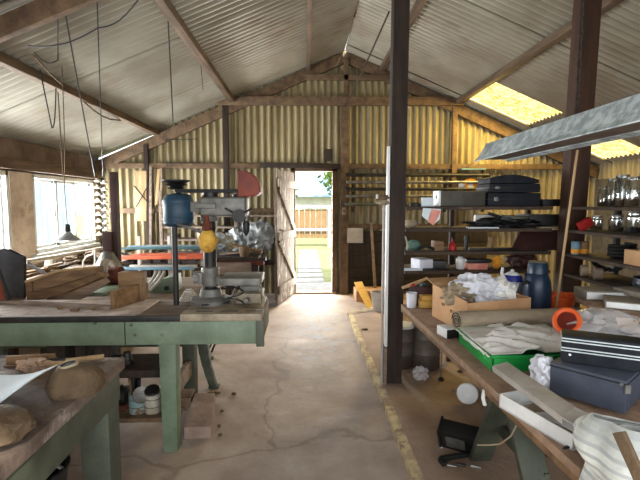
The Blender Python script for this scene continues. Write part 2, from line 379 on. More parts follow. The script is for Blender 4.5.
# ---------------------------------------------------------------- outside
M['grass'] = mat('grass', (.50, .54, .32), (.66, .64, .44), .9, scale=5, bump=.5)
M['paving'] = mat('paving', (.80, .78, .76), (.68, .66, .64), .85, scale=6)
M['fence'] = mat('fence', (.60, .48, .34), (.48, .37, .25), .85, scale=5, stretch=(4, 4, 1))
M['shed_roof'] = mat('shed_roof', (.50, .60, .74), (.42, .52, .66), .8, scale=3)
M['shed_wall'] = mat('shed_wall', (.86, .85, .82), (.78, .77, .74), .8, scale=3)
M['tile_red'] = mat('tile_red', (.70, .45, .34), (.60, .36, .26), .8, scale=8)
M['leaf'] = mat('leaf', (.50, .60, .22), (.34, .44, .14), .7, scale=6)
M['bark'] = mat('bark', (.36, .28, .21), (.26, .19, .14), .9, scale=10)
struct('ground', MB().box(-30, 30, YB + .03, 60, -.14, -.04).box(-30, XL - .2, -20, YB + .03, -.14, -.04), M['grass'])
struct('garden_path', MB().box(-.2, .52, YB + .05, 8.6, -.06, 0), M['paving'])
for k in range(10):
    y = 8.75 + k * .62
    solo('paving_slab', MB().box(-.18 + .01 * (k % 3), .38 + .012 * (k % 2), y, y + .50, -.06, -.015), M['paving'],
         ('pale concrete paving slab in the garden path, next to the door step' if k == 0 else 'pale concrete paving slab in the grass outside, %s from the door step' % ('second third fourth fifth sixth seventh eighth ninth tenth'.split()[k - 1])), 'paving slab', 'paving slabs of the garden path', bev=.008)
t = thing('garden_fence', 'brown slatted wooden fence with pale posts across the end of the garden', 'fence', (.3, 16.0, -.04))
fp = MB()
for k in range(46): fp.box(-4 + k * .2, -4 + k * .2 + .17, 16.0, 16.025, .28, 1.32)
part('slat_panel', fp, M['fence'], t)
for x in (-3.2, -1.25, .82, 2.9): part('post', MB().box(x, x + .1, 15.93, 16.0, -.04, 1.45), M['shed_wall'], t)
for z in (.55, 1.38): part('rail', MB().box(-4, 5, 15.9, 15.96, z, z + .09), M['shed_wall'], t)
t = thing('neighbour_house', 'pale low house with a blue-grey sheet roof beyond the garden fence', 'house', (1.2, 22, -.04))
part('wall', MB().box(-1.0, 6, 22.2, 27, -.04, 1.9), M['shed_wall'], t)
part('roof', MB().prism([(-1.3, 21.8, 1.85), (-1.3, 21.9, 1.85), (-1.3, 24.6, 3.0), (-1.3, 27.2, 1.85), (-1.3, 24.6, 2.9)], (7.6, 0, 0)), M['shed_roof'], t)
t = thing('tiled_house', 'cream house with a red tiled roof far beyond the garden', 'house', (-2, 30, -.04))
part('wall', MB().box(-7, -.6, 30, 35, -.04, 2.6), M['shed_wall'], t)
part('roof', MB().prism([(-7.4, 29.6, 2.5), (-.2, 29.6, 2.5), (-1.2, 32, 4.3), (-6.4, 32, 4.3)], (0, 3.2, .2)), M['tile_red'], t)
def tree(x, y, h, r, label, seed):
    t = thing('garden_tree', label, 'tree', (x, y, -.04))
    part('trunk', MB().tube([(x, y, -.04), (x + .1, y, h * .5), (x, y, h)], [.16, .12, .06]), M['bark'], t)
    m = MB(); rnd = random.Random(seed)
    for k in range(1500):
        a = Vector((rnd.gauss(0, 1), rnd.gauss(0, 1), rnd.gauss(0, 1))); a = a.normalized() * r * rnd.uniform(.5, 1.0) * (1 + .25 * noise.noise(a * 2)); p = Vector((x, y, h)) + a
        s = .16; d1 = Vector((rnd.uniform(-1, 1), rnd.uniform(-1, 1), rnd.uniform(-1, 1))).normalized() * s; d2 = d1.cross(Vector((rnd.uniform(-1, 1), .3, .7))).normalized() * s * .5
        m.add([p - d1, p + d2, p + d1, p - d2], [(0, 1, 2, 3)])
    part('crown', m, M['leaf'], t)
tree(2.2, 19.2, 2.9, 1.5, 'light green leafy tree seen in the top corner of the doorway', 3)
tree(-1.2, 17.6, 1.9, .8, 'thin yellow-green tree by the garden fence on the hinge side of the doorway', 5)
# pale sheet fence outside the workshop windows
nf = MB(); nf.grid(lambda u, v: (-6.6 + .03 * math.sin(u * 14 / .25 * 2 * math.pi), -1 + 14 * u, -.04 + 2.6 * v), 56 * 6, 1, .01)
solo('sheet_fence', nf, mat('fence_sheet', (.62, .72, .80), (.50, .62, .72), .6, scale=2), 'pale blue corrugated sheet fence outside the workshop windows', 'fence')
# ---------------------------------------------------------------- light
def area(name, loc, rot, sx, sy, power, col=(1, 1, 1), spread=math.pi):
    l = bpy.data.lights.new(name, 'AREA'); l.shape = 'RECTANGLE'; l.size = sx; l.size_y = sy; l.energy = power; l.color = col; l.spread = spread
    o = bpy.data.objects.new(name, l); C.objects.link(o); o.location = loc; o.rotation_euler = rot; o.visible_camera = False
    return o
HP = math.pi / 2
area('daylight_window_1', (XL - .16, sum(W1) / 2, 1.42), (0, -HP, 0), .95, 1.55, LP['win'], (.93, .97, 1))
area('daylight_window_2', (XL - .16, sum(W2) / 2, 1.42), (0, -HP, 0), .95, 1.65, LP['win'], (.93, .97, 1))
area('daylight_door', (.17, YB + .12, 1.05), (-HP, 0, 0), .62, 2.0, LP['door'], (1, .98, .93))
slope = math.atan(SL)
area('rear_fill', ((XO0 + XO1) / 2, YF - .05, 1.5), (HP, 0, 0), XO1 - XO0, 2.5, LP['rear'], (.95, .97, 1))  # added fill lamp behind the camera, brightens the bench and near fronts
area('skylight_glow', (3.1, 6.7, roof(3.1) - .05), (0, slope, 0), .95, .85, LP['sky'], (1, .72, .22))
area('skylight_glow', (4.66, 6.7, roof(4.66) - .05), (0, slope, 0), .45, .85, LP['sky'] * .10, (1, .72, .22))
sun = bpy.data.lights.new('sun', 'SUN'); sun.energy = LP['sun']; sun.angle = .02; sun.color = (1, .95, .86)
so = bpy.data.objects.new('sun', sun); C.objects.link(so); so.rotation_euler = (math.radians(38), math.radians(28), 0)
w = bpy.data.worlds.new('sky'); bpy.context.scene.world = w; w.use_nodes = True
nt = w.node_tree; bg = nt.nodes['Background']; bg.inputs['Color'].default_value = (.86, .93, 1, 1); bg.inputs['Strength'].default_value = LP['world']
sc = bpy.context.scene
sc.view_settings.view_transform = 'Standard'; sc.view_settings.look = 'None'; sc.view_settings.gamma = 1; sc.view_settings.exposure = LP['exp']
sc.view_settings.use_curve_mapping = False
sc.cycles.use_denoising = True; sc.cycles.max_bounces = 8; sc.cycles.diffuse_bounces = 5; sc.cycles.sample_clamp_indirect = 6
# ================================================================ left side
M['cream_iron'] = mat('cream_iron', (.62, .57, .48), (.45, .40, .33), .6, .2, scale=8)
M['bed_top'] = mat('bed_top', (.80, .75, .72), (.62, .55, .50), .7, scale=9, detail=8, c3=(.40, .33, .28), c3s=(.62, .7), c3scale=14)
M['wood_brown'] = mat('wood_brown', (.52, .40, .27), (.36, .26, .17), .75, stretch=(1, 8, 8), scale=2, bump=.2)
M['wood_pale'] = mat('wood_pale', (.72, .60, .44), (.58, .46, .32), .75, stretch=(8, 8, 1), scale=2, bump=.15)
M['wood_grey'] = mat('wood_grey', (.55, .48, .42), (.40, .34, .29), .85, stretch=(1, 6, 6), scale=3, bump=.2)
M['blue_motor'] = mat('blue_motor', (.16, .29, .36), (.10, .19, .25), .5, .0, scale=6)
M['grey_cast'] = mat('grey_cast', (.47, .46, .43), (.34, .33, .31), .55, .3, scale=10)
M['red_guard'] = mat('red_guard', (.50, .20, .11), (.36, .13, .08), .6, scale=7)
M['black'] = mat('black', (.10, .10, .10), (.06, .06, .06), .5, scale=10)
M['rubber'] = mat('rubber', (.07, .07, .07), (.05, .05, .05), .7, scale=10)
M['yellow_cloth'] = mat('yellow_cloth', (.80, .63, .26), (.56, .40, .14), .85, scale=10, bump=.3)
M['orange_steel'] = mat('orange_steel', (.86, .42, .27), (.70, .30, .18), .6, scale=9)
M['blue_steel'] = mat('blue_steel', (.42, .55, .60), (.32, .44, .50), .5, scale=9)
M['teal_steel'] = mat('teal_steel', (.30, .42, .42), (.20, .30, .30), .5, scale=9)
M['white_steel'] = mat('white_steel', (.76, .73, .67), (.64, .60, .55), .5, scale=9)
M['maroon'] = mat('maroon', (.27, .15, .13), (.17, .10, .09), .6, scale=9)
M['paper'] = mat('paper', (.84, .88, .90), (.76, .80, .82), .8, scale=4)
M['burlap'] = mat('burlap', (.42, .34, .25), (.30, .24, .17), .9, scale=8, bump=.4, bscale=60)
M['dusty_wood'] = mat('dusty_wood', (.50, .44, .40), (.32, .26, .22), .85, scale=7, detail=8, bump=.2, c3=(.70, .66, .63), c3s=(.54, .66), c3scale=5)
M['can_blue'] = mat('can_blue', (.50, .66, .68), (.60, .62, .56), .45, .2, scale=9, c3=(.45, .33, .22), c3s=(.56, .62), c3scale=14)
M['can_white'] = mat('can_white', (.80, .78, .72), (.62, .58, .50), .45, .2, scale=7)
M['plastic_wrap'] = mat('plastic_wrap', (.60, .61, .60), (.34, .35, .35), .3, scale=7, bump=.5, bscale=14)
M['galv'] = mat('galv', (.72, .76, .76), (.54, .58, .59), .45, .15, scale=16, detail=3, contrast=(.42, .58))
BT = .88                                            # top of the machine bed
# ---- long green bed on timber legs
t = thing('machine_bed', 'long green steel machine bed on square green legs, with a dusty pale top', 'machine bench', (-1.3, 2.95, 0))
x0, x1 = -2.7, -.262
rl = at(150, 345, 2.65).z; rh = at(150, 320, 2.65).z
part('front_rail', MB().box(x0, x1, 2.65, 2.67, rl, rh), M['green_paint'], t, bev=.004)
part('rear_rail', MB().box(x0, x1, 3.12, 3.14, rl, rh), M['green_paint'], t, bev=.004)
part('end_plate', MB().box(x1 - .02, x1, 2.67, 3.12, rl, rh).box(x1 - .035, x1 + .012, 2.63, 2.66, rl - .012, rh), M['green_dark'], t, bev=.003)
part('top', MB().box(x0, -1.02, 2.63, 3.10, rh, BT), M['bed_top'], t, label='pale top covered in dust', bev=.004)
part('boarded_top', MB().box(-1.02, x1, 2.65, 3.14, rh - .005, BT - .012), M['wood_grey'], t, bev=.004)
part('edge_strip', MB().box(x0, x1 - .22, 2.615, 2.635, rh - .003, BT + .002), M['dark_steel'], t, bev=.003)
for px, py in ((131, 325), (135, 335), (162, 335), (95, 323), (167, 322)):
    p = at(px, py, 2.65); part('bolt', MB().lathe([(0, .012), (.007, .010), (.010, 0)], (p.x, 2.65, p.z), (0, -1, 0), 10), M['steel'], t)
part('joint_strip', MB().box(-1.085, -1.08, 2.646, 2.65, rl + .005, rh - .005), M['dark_steel'], t)
def post_leg(x, y, w, z1, m='green_paint'):
    part('leg', MB().prism([(x - w / 2, y, 0), (x + w / 2, y, 0), (x + w / 2 + .008, y, z1), (x - w / 2 - .008, y, z1)], (0, .10, 0)), M[m], t, bev=.005)
post_leg(-.845, 2.68, .088, rl); part('cross_tie', MB().box(-.93, -.87, 3.14, 3.46, .66, .74), M['green_dark'], t, bev=.004); post_leg(-.905, 3.38, .085, rl, 'green_dark'); post_leg(-2.3, 2.68, .09, rl); post_leg(-2.3, 3.01, .09, rl, 'green_dark')
part('side_rail', MB().box(-.92, -.88, 2.78, 3.38, .22, .34), M['wood_grey'], t, bev=.004)
sh = MB()
for k in range(3): sh.box(-2.3, -.80 + .01 * (k % 2), 2.70 + k * .15, 2.84 + k * .15, .185, .212)
part('lower_shelf', sh, M['timber'], t, bev=.003)
part('upper_shelf', MB().box(-2.3, -.92, 2.80, 3.10, .46, .49).box(-2.3, -.92, 2.78, 2.80, .44, .49), M['timber_dark'], t, bev=.003)
part('cross_bar', MB().box(-2.3, -.90, 3.03, 3.09, .60, .66), M['wood_grey'], t, bev=.004)
part('drill_bed_plate', MB().box(-.74, x1 + .005, 2.60, 2.72, rh + .002, BT + .016).box(-.74, x1 - .01, 2.72, 3.14, rh + .0, BT + .006), M['cream_iron'], t, bev=.005)
for k in range(3): part('slot', MB().box(-.66 + k * .15, -.56 + k * .15, 2.66, 2.672, BT + .016, BT + .018), M['black'], t)
# ---- drill press on the bed
t = thing('drill_press', 'old grey bench drill press with blue motor and red half-round belt guard', 'drill press', (-.55, 2.95, BT + .006))
dy = 2.95; cx = at(210, 260, dy).x
part('base', MB().lathe([(.135, BT + .006), (.135, BT + .03), (.12, BT + .045), (.075, BT + .055), (.065, BT + .10), (.05, BT + .105)], (cx, dy, 0)), M['grey_cast'], t)
part('column', MB().cyl((cx, dy, BT + .06), (cx, dy, 1.60), .042, 20), M['dark_steel'], t)
part('clamp_collar', MB().lathe([(.050, 1.0), (.058, 1.01), (.058, 1.12), (.050, 1.13)], (cx, dy, 0)).obox((cx - .075, dy - .01, 1.06), (.06, .07, .07)), M['grey_cast'], t, bev=.004)
part('lower_collar', MB().lathe([(.05, .915), (.054, .92), (.054, .985), (.05, .99)], (cx, dy, 0)), M['black'], t)
part('lock_bolt', MB().cyl((cx - .085, dy - .04, 1.065), (cx - .085, dy - .065, 1.065), .022, 10), M['steel'], t)
part('table_arm', MB().bar((cx + .03, dy, 1.05), (cx + .12, dy - .02, 1.02), .06, .05), M['grey_cast'], t, bev=.004)
p0, p1 = at(222, 276, dy - .05), at(262, 283, dy - .05)
part('work_table', MB().box(p0.x, p1.x, dy - .15, dy + .13, p1.z, p0.z), M['grey_cast'], t, bev=.008)
a, b = at(163, 195, dy), at(194, 226, dy); mc = ((a.x + b.x) / 2, dy); mr = (b.x - a.x) / 2
mo = part('motor', MB().lathe([(mr * .45, b.z - .01), (mr * .8, b.z), (mr, b.z + .02), (mr, b.z + .035), (mr * 1.03, b.z + .04), (mr * 1.03, b.z + .05), (mr, b.z + .055), (mr, a.z - .055), (mr * 1.03, a.z - .05), (mr * 1.03, a.z - .04), (mr, a.z - .03), (mr * .8, a.z), (mr * .3, a.z + .012)], (mc[0], dy, 0), n=32), M['blue_motor'], t, label='blue motor')
part('shaft', MB().cyl((mc[0] + .0, dy, a.z), (mc[0], dy, a.z + .09), .018, 12), M['dark_steel'], mo)
part('pulley', MB().lathe([(.03, a.z + .035), (.055, a.z + .045), (.04, a.z + .055), (.075, a.z + .066), (.055, a.z + .076), (.09, a.z + .09), (.09, a.z + .097), (.02, a.z + .10)], (mc[0] - .01, dy, 0), n=28), M['black'], mo)
part('motor_bracket', MB().box(b.x - .01, at(203, 210, dy).x, dy - .05, dy + .05, 1.49, 1.56), M['grey_cast'], t, bev=.008)
part('motor_prop', MB().cyl((at(177, 226, dy).x, dy - .06, BT + .006), (at(177, 226, dy).x, dy - .06, b.z), .019, 12), M['dark_steel'], t)
hz0, hz1 = at(225, 216, dy).z, at(225, 197, dy).z
h0, h1 = at(199, 0, dy).x, at(248, 0, dy).x
hd = MB().box(h0 + .02, h1, dy - .085, dy + .085, hz0, hz1)
part('head', hd, M['grey_cast'], t, bev=.025, seg=3)
part('head_rib', MB().box(h0 + .0, h0 + .13, dy - .10, dy - .08, hz0 + .05, hz0 + .085), M['grey_cast'], t, bev=.008)
part('head_boss', MB().lathe([(.055, 1.43), (.055, 1.49)], (cx, dy, 0)), M['grey_cast'], t, bev=.004)
part('top_cap', MB().lathe([(.05, hz1), (.05, hz1 + .03), (.03, hz1 + .045)], (at(211, 0, dy).x, dy, 0)), M['black'], t)
gx0, gx1 = at(240, 0, dy).x, at(262, 0, dy).x; gz0, gz1 = at(240, 197, dy).z, at(240, 171, dy).z
gm = MB(); n = 14; prof = []
for i in range(n + 1):
    u = i / n * math.pi / 2; prof.append((gx0 + (gx1 - gx0) * math.sin(u) ** .8, gz1 - (gz1 - gz0 - .03) * (1 - math.cos(u))))
poly = [(gx0, dy - .09, gz0)] + [(x, dy - .09, z) for x, z in prof] + [(gx1, dy - .09, gz0 + .03), (gx1 - .03, dy - .09, gz0 + .005)]
gm.prism(poly, (0, .18, 0)); part('belt_guard', gm, M['red_guard'], t, label='dark red half-round belt guard', bev=.02, seg=3)
bz = at(210, 191, dy).z
part('belt', MB().bar((mc[0], dy - .07, bz), (gx0 + .05, dy - .05, bz), .012, .022).bar((mc[0], dy + .07, bz), (gx0 + .05, dy + .05, bz), .012, .022), M['rubber'], t, bev=.002)
part('spindle_pulley', MB().lathe([(.05, gz0 - .0), (.05, gz0 + .02), (.03, gz0 + .02)], (h1 - .05, dy, 0)), M['dark_steel'], t)
p = at(239, 216, dy - .1)
part('feed_hub', MB().cyl((p.x, dy - .12, p.z), (p.x, dy - .06, p.z), .042, 18), M['dark_steel'], t)
part('quill', MB().lathe([(.03, hz0 - .03), (.03, hz0)], (p.x + .03, dy, 0)), M['steel'], t)
part('chuck', MB().lathe([(.006, hz0 - .13), (.012, hz0 - .12), (.024, hz0 - .10), (.026, hz0 - .05), (.02, hz0 - .03)], (p.x + .03, dy, 0)), M['black'], t)
for a3 in (math.radians(60), math.radians(180), math.radians(300)):
    q = Vector((p.x + .10 * math.sin(a3), dy - .11, p.z + .10 * math.cos(a3)))
    hb = part('feed_lever', MB().cyl((p.x, dy - .10, p.z), q, .006, 8), M['dark_steel'], t)
q0, q1 = at(177, 224, dy - .1), at(203, 233, dy - .1)
part('belt_lever', MB().tube([q0, at(190, 228, dy - .1), q1], .010, 8), M['steel'], t)
part('cable', MB().tube([at(203, 224, dy - .06), at(206, 228, dy - .07), at(204, 236, dy - .08), at(206, 242, dy - .09)], .018, 8), M['rubber'], t)
# yellow bag hanging from the press
c = at(208, 241, dy - .16)
yb = MB().blob(c, (.058, .05, .074), .12, 2.0, 4, sub=4)
solo('cloth_bag', yb, M['yellow_cloth'], 'small dusty yellow bag hanging in front of the drill press column', 'bag')
ORG = Vector((-.55, 2.95, BT + .006)); part('lever_knob', MB().lathe([(.012, c.z + .06), (.028, c.z + .075), (.030, c.z + .10), (.018, c.z + .125), (.012, c.z + .16)], (c.x - .005, c.y, 0)), M['rust'], bpy.data.objects['drill_press'], label='dark rusty knob')
# things on the drill end of the bed
v = thing('machine_vise', 'pale grey machine vise lying on the bed, right of the drill press base', 'vise', (-.39, 3.0, BT + .006))
part('body', MB().box(-.46, -.29, 2.90, 3.13, BT + .006, BT + .075), M['cream_iron'], v, bev=.01)
part('jaw', MB().box(-.44, -.31, 3.08, 3.12, BT + .075, BT + .11), M['grey_cast'], v, bev=.004)
part('jaw', MB().box(-.44, -.31, 2.98, 3.02, BT + .075, BT + .11), M['grey_cast'], v, bev=.004)
part('screw', MB().cyl((-.38, 2.83, BT + .04), (-.38, 2.92, BT + .04), .014, 10), M['steel'], v)
cc = [Vector((-.45, 2.80, BT + .03)) + Vector((.055 * math.cos(a / 3), .05 * math.sin(a / 3), .004 * a)) for a in range(30)]
solo('wire_coil', MB().tube(cc, .005, 6), M['black'], 'loose coil of thin black wire lying beside the drill press base', 'wire')
for i, (pa, pb, m, lb) in enumerate((((-.66, 2.80), (-.50, 2.88), 'dark_steel', 'thin dark drill rod lying on the plate in front of the drill base'), ((-.72, 2.88), (-.62, 3.08), 'steel', 'short bright steel rod lying left of the drill base'))):
    solo('steel_rod', MB().cyl((pa[0], pa[1], BT + .022), (pb[0], pb[1], BT + .022), .006, 8), M[m], lb, 'rod')
solo('cone_spring', MB().tube([(-.80 + (.07 - .0006 * a) * math.cos(a * .42), 3.05 + (.07 - .0006 * a) * math.sin(a * .42), BT + .0 + .0009 * a) for a in range(90)], .006, 6), M['white_steel'], 'pale conical coil of wire standing on the bed left of the drill base', 'coil')
# fence boards on the bed
solo('fence_board', MB().bar(Vector((*at(112, 301, 2.80).xy, BT + .055)), Vector((*at(147, 301, 3.12).xy, BT + .055)), .03, .125), M['wood_brown'], 'long brown board standing on edge on the pale bed top', 'board', bev=.004)
solo('wood_block', MB().box(at(121, 280, 3.08).x, at(145, 280, 3.08).x, 3.03, 3.12, BT + .0, at(130, 272, 3.05).z), M['wood_brown'], 'square-cut brown timber block behind the fence board', 'block', bev=.005)
solo('wood_strip', MB().bar((-2.35, 3.08, BT + .012), (-1.22, 2.80, BT + .012), .05, .022), M['wood_grey'], 'thin grey wooden strip lying along the dusty bed top', 'strip', bev=.004)
rnd = random.Random(3)
for i, (px, py, w) in enumerate(((75, 311, .05), (94, 310, .03), (60, 309, .02))):
    p = atz(px, py, BT); solo('wood_chip', MB().obox((p.x, p.y, BT + .008), (w, .03, .014), (0, 0, i)), M['wood_brown'], ['dark wood scrap on the bed top, biggest of the three', 'mid-sized wood scrap on the bed top by the fence board', 'tiny wood scrap on the bed top, smallest of the three'][i], 'scrap', 'wood scraps on the machine bed', bev=.004)
# ---- saw table behind the bed
t = thing('saw_table', 'low machine table on curved green cast legs behind the drill press bed', 'machine', (-1.7, 3.95, 0))
part('top', MB().box(-2.62, -.78, 3.18, 4.5, .77, .80), M['wood_grey'], t, bev=.005)
def clg(x, y, s):
    pts = [(x + s * .22 * (1 - k / 8) ** 2 - s * .25 * math.sin(k / 8 * math.pi) * .2, y, k / 8 * .77) for k in range(9)]
    m = MB()
    for a, b in zip(pts, pts[1:]): m.bar(a, b, .06, .11 - .05 * (1 - a[2] / .77), (1, 0, 0))
    m.box(pts[0][0] - .04, pts[0][0] + .045, y - .035, y + .035, 0, .02)
    part('leg', m, M['green_dark'], t, bev=.004)
clg(-.86, 3.66, .4); clg(-1.05, 4.35, .4); clg(-2.5, 3.66, -.4); clg(-2.5, 4.35, -.4)
part('cross_bar', MB().box(-.88, -.84, 3.66, 4.35, .32, .36).box(-2.5, -.86, 3.64, 3.68, .36, .40), M['green_dark'], t, bev=.004)
gp = [at(150, 296, 3.8), at(150, 290, 3.8), at(158, 283, 3.8), at(166, 277, 3.8), at(176, 275, 3.8), at(178, 296, 3.8)]
gp = [Vector((p.x, 3.7, max(p.z, .80))) for p in gp]
part('casting', MB().prism(gp, (0, .25, 0)), M['green_paint'], t, label='light green casting with a sloping front', bev=.012)
part('casting_bolt', MB().cyl((at(167, 288, 3.7).x, 3.68, at(167, 288, 3.7).z), (at(167, 288, 3.7).x, 3.70, at(167, 288, 3.7).z), .02, 8), M['black'], t)
for k in range(3):
    part('rim', MB().tube([at(150 - k * 4 + 14 * math.sin(u / 8 * 1.5), 293 - 20 * (u / 8), 3.66 - .02 * k) + Vector((0, 0, .02)) for u in range(9)], .012, 8), M['white_steel'], t)
part('green_plate', MB().box(at(82, 290, 3.7).x, at(110, 290, 3.7).x, 3.6, 4.0, .80, .83).box(at(80, 290, 3.6).x, at(82, 290, 3.6).x, 3.6, 4.0, .80, .86), M['green_paint'], t, bev=.006)
# wooden hood lying on the saw table
def Q(px, py, y):
    p = at(px, py, y); p.z = max(p.z, .802); return p
wy = 3.32
t = thing('wooden_hood', 'long brown wooden machine hood lying at a slant behind the dusty bed top', 'hood', (-2.1, wy + .2, .80))
part('upper_board', MB().prism([Q(25, 283, wy), Q(57, 272, wy), Q(97, 268, wy + .25), Q(97, 274, wy + .2), Q(60, 285, wy), Q(28, 293, wy)], (.03, .05, .015)), M['wood_brown'], t, bev=.006)
part('lower_board', MB().prism([Q(28, 293, wy - .03), Q(60, 285, wy - .03), Q(99, 273, wy + .18), Q(102, 278, wy + .2), Q(62, 294, wy), Q(31, 303, wy)], (.02, .10, 0)), M['wood_brown'], t, bev=.006)
part('base_board', MB().prism([Q(40, 301, wy + .06), Q(104, 278, wy + .3), Q(108, 283, wy + .3), Q(80, 300, wy + .08)], (0, .05, 0)), M['wood_grey'], t, bev=.004)
part('rim_strip', MB().tube([Q(25, 282.0, wy), Q(57, 271.0, wy), Q(97, 267.0, wy + .25)], .011, 6), M['wood_pale'], t)
part('end_board', MB().prism([Q(25, 283, wy - .01), Q(31, 281, wy - .01), Q(34, 303, wy - .02), Q(27, 303, wy - .02)], (0, .25, 0)), M['wood_brown'], t, bev=.004)
M['guard_grey'] = mat('guard_grey', (.31, .31, .32), (.22, .22, .23), .55, .1, scale=5, c3=(.42, .40, .38), c3s=(.58, .7), c3scale=4)
# grey guard and red arm at the picture edge
t = thing('machine_guard', 'tall dark grey curved sheet-metal guard beside the pier between the windows', 'guard', (-2.35, 3.45, BT))
g = MB(); gy = 3.44
def gf(u, v):
    px = -14 + 39 * u; top = 250 + 6 * max(0, u - .62) / .38 * 1.2; py = top + (303 - top) * v
    p = at(px, py, gy + .10 * math.sin(u * 2.6) + .05 * v); p.z = max(p.z, .802); return p
g.grid(gf, 14, 8, .012)
part('sheet', g, M['guard_grey'], t)
part('flange', MB().tube([gf(u / 10, 0) for u in range(11)] + [gf(1, v / 6) for v in range(1, 7)], .010, 6), M['dark_steel'], t)
t = thing('red_lever', 'dusty red steel lever arm leaning against the grey sheet-metal guard', 'lever', (-2.35, 3.1, BT))
part('arm', MB().tube([at(-12, 262, 3.10), at(-7, 272, 3.09), at(-2, 288, 3.06), at(1, 302, 3.04)], [.04, .045, .05, .055], 10), M['red_guard'], t)
part('edge', MB().tube([at(-3, 264, 3.02), at(3, 280, 3.01), at(9, 300, 2.99)], .012, 8), M['black'], t)
# machine column with hose, cone and rusty motor
t = thing('column_machine', 'dark maroon machine column with grey cone and rusty motor behind the wooden hood', 'machine', (-1.83, 4.3, .80))
a = at(114.5, 200, 4.3)
part('column', MB().box(a.x - .028, a.x + .03, 4.27, 4.34, .80, at(114, 172, 4.3).z), M['maroon'], t, bev=.004)
part('slide', MB().box(at(103, 0, 4.26).x, at(112, 0, 4.26).x, 4.22, 4.27, at(106, 256, 4.2).z, at(106, 232, 4.2).z), M['maroon'], t, bev=.008)
cn = at(107, 270, 4.15)
part('cone', MB().lathe([(.13, .93), (.125, .95), (.05, 1.09), (.03, 1.10)], (cn.x - .01, 4.2, 0), n=24), M['grey_cast'], t)
mt = part('motor', MB().lathe([(.05, 0), (.085, .02), (.085, .15), (.05, .18)], (at(108, 290, 4.05).x, 4.0, .885), (1, 0, .1), 18), M['rust'], t, label='rust red motor')
for k in range(4):
    r = .10 - .006 * k; b0 = Vector((at(104 + 2 * k, 278, 4.0).x, 4.02, .92))
    part('hose_ring', MB().tube([b0 + Vector((.0, r * math.cos(q / 12 * 2 * math.pi), r * math.sin(q / 12 * 2 * math.pi) + .03)) for q in range(12)], .010, 6, closed=True), M['white_steel'], t)
part('mount', MB().box(a.x - .1, a.x + .1, 4.2, 4.4, .80, .83), M['rust'], t, bev=.006)
# spool rack in the corner by the window
sx = at(104, 0, 7.2).x
t = thing('insulator_rack', 'upright rack with pairs of white insulators, in the corner beside the window', 'rack', (sx, 7.2, 0))
part('upright', MB().box(sx - .02, sx + .02, 7.18, 7.22, 0, at(104, 178, 7.2).z), M['dark_steel'], t)
for k in range(9):
    z = at(104, 182 + k * 6.7, 7.16).z
    part('insulator', MB().lathe([(.03, 0), (.05, .01), (.05, .025), (.022, .035), (.022, .055)], (sx - .055, 7.14, z), n=12), M['white_steel'], t)
    part('insulator', MB().lathe([(.03, 0), (.05, .01), (.05, .025), (.022, .035), (.022, .055)], (sx + .05, 7.14, z - .03), n=12), M['white_steel'], t)
    part('peg', MB().cyl((sx - .055, 7.14, z + .015), (sx + .05, 7.14, z - .012), .008, 6), M['dark_steel'], t)
# white hoop frames on the low shelf under the window
t = thing('tube_frame', 'white bent tube frame standing under the window by the grey cone', 'frame', (-2.68, 5.45, .74))
hp = [at(q[0], q[1], 5.45) for q in ((84, 269), (83, 262), (86, 257), (93, 254), (93, 250), (95, 250), (95, 269))]
part('tube', MB().tube(hp, .012, 8), M['white_steel'], t)
part('tube', MB().tube([p + Vector((.1, .25, 0)) for p in hp], .012, 8), M['white_steel'], t)
# shelf under the window
t = thing('window_bench', 'long cluttered timber bench under the windows, with a white pipe along its edge', 'bench', (-3.1, 5.2, 0))
part('top', MB().box(XL + .02, -2.54, 3.8, 7.05, .70, .74), M['wood_grey'], t, bev=.005)
for y in (3.9, 5.5, 6.9): part('leg', MB().box(-2.66, -2.57, y, y + .08, 0, .70), M['timber_dark'], t, bev=.004)
part('pipe', MB().cyl(at(25, 262, 4.7), at(104, 248, 6.9), .024, 12), M['white_steel'], t, label='white pipe along the bench edge')
part('pipe_bracket', MB().bar(at(26, 262, 4.72), Vector((-2.6, 4.72, .72)), .02, .03), M['dark_steel'], t)
part('pipe_bracket', MB().bar(at(104, 248, 6.85), Vector((-2.6, 6.85, .72)), .02, .03), M['dark_steel'], t)
rnd = random.Random(11)
sl_ = ('longest brown offcut', 'thick brown batten', 'short grey batten', 'dark crooked batten', 'thin grey lath', 'wide dark offcut', 'narrow brown lath', 'split dark lath')
for k in range(8):
    y = 4.9 + k * .27; z = .755 + .022 * (k % 3); ln = (.9, .5, .35, .6, .55, .4, .5, .45)[k]; an = rnd.uniform(-.25, .25)
    c = Vector((-3.06 + rnd.uniform(-.1, .1), y, z)); d = Vector((math.sin(an), math.cos(an), 0)) * ln / 2
    solo('timber_offcut', MB().bar(c - d, c + d, (.05, .07, .05, .05, .02, .11, .03, .03)[k], .03), M[('timber', 'wood_brown', 'wood_grey', 'timber_dark', 'wood_grey', 'timber_dark', 'timber', 'timber_dark')[k]],
         sl_[k] + ' lying in the clutter on the bench under the window', 'offcut', 'timber offcuts on the window bench', bev=.003)
solo('rag', MB().blob((-3.0, 6.1, .80), (.22, .18, .08), .5, 3, 5, flat=.745), M['burlap'], 'crumpled brown rag on the bench under the window', 'rag')
solo('metal_tin', MB().lathe([(.06, .74), (.06, .86), (.055, .865)], (-3.15, 5.55, 0)), M['can_white'], 'small pale tin on the bench at the pier end of the window', 'tin')
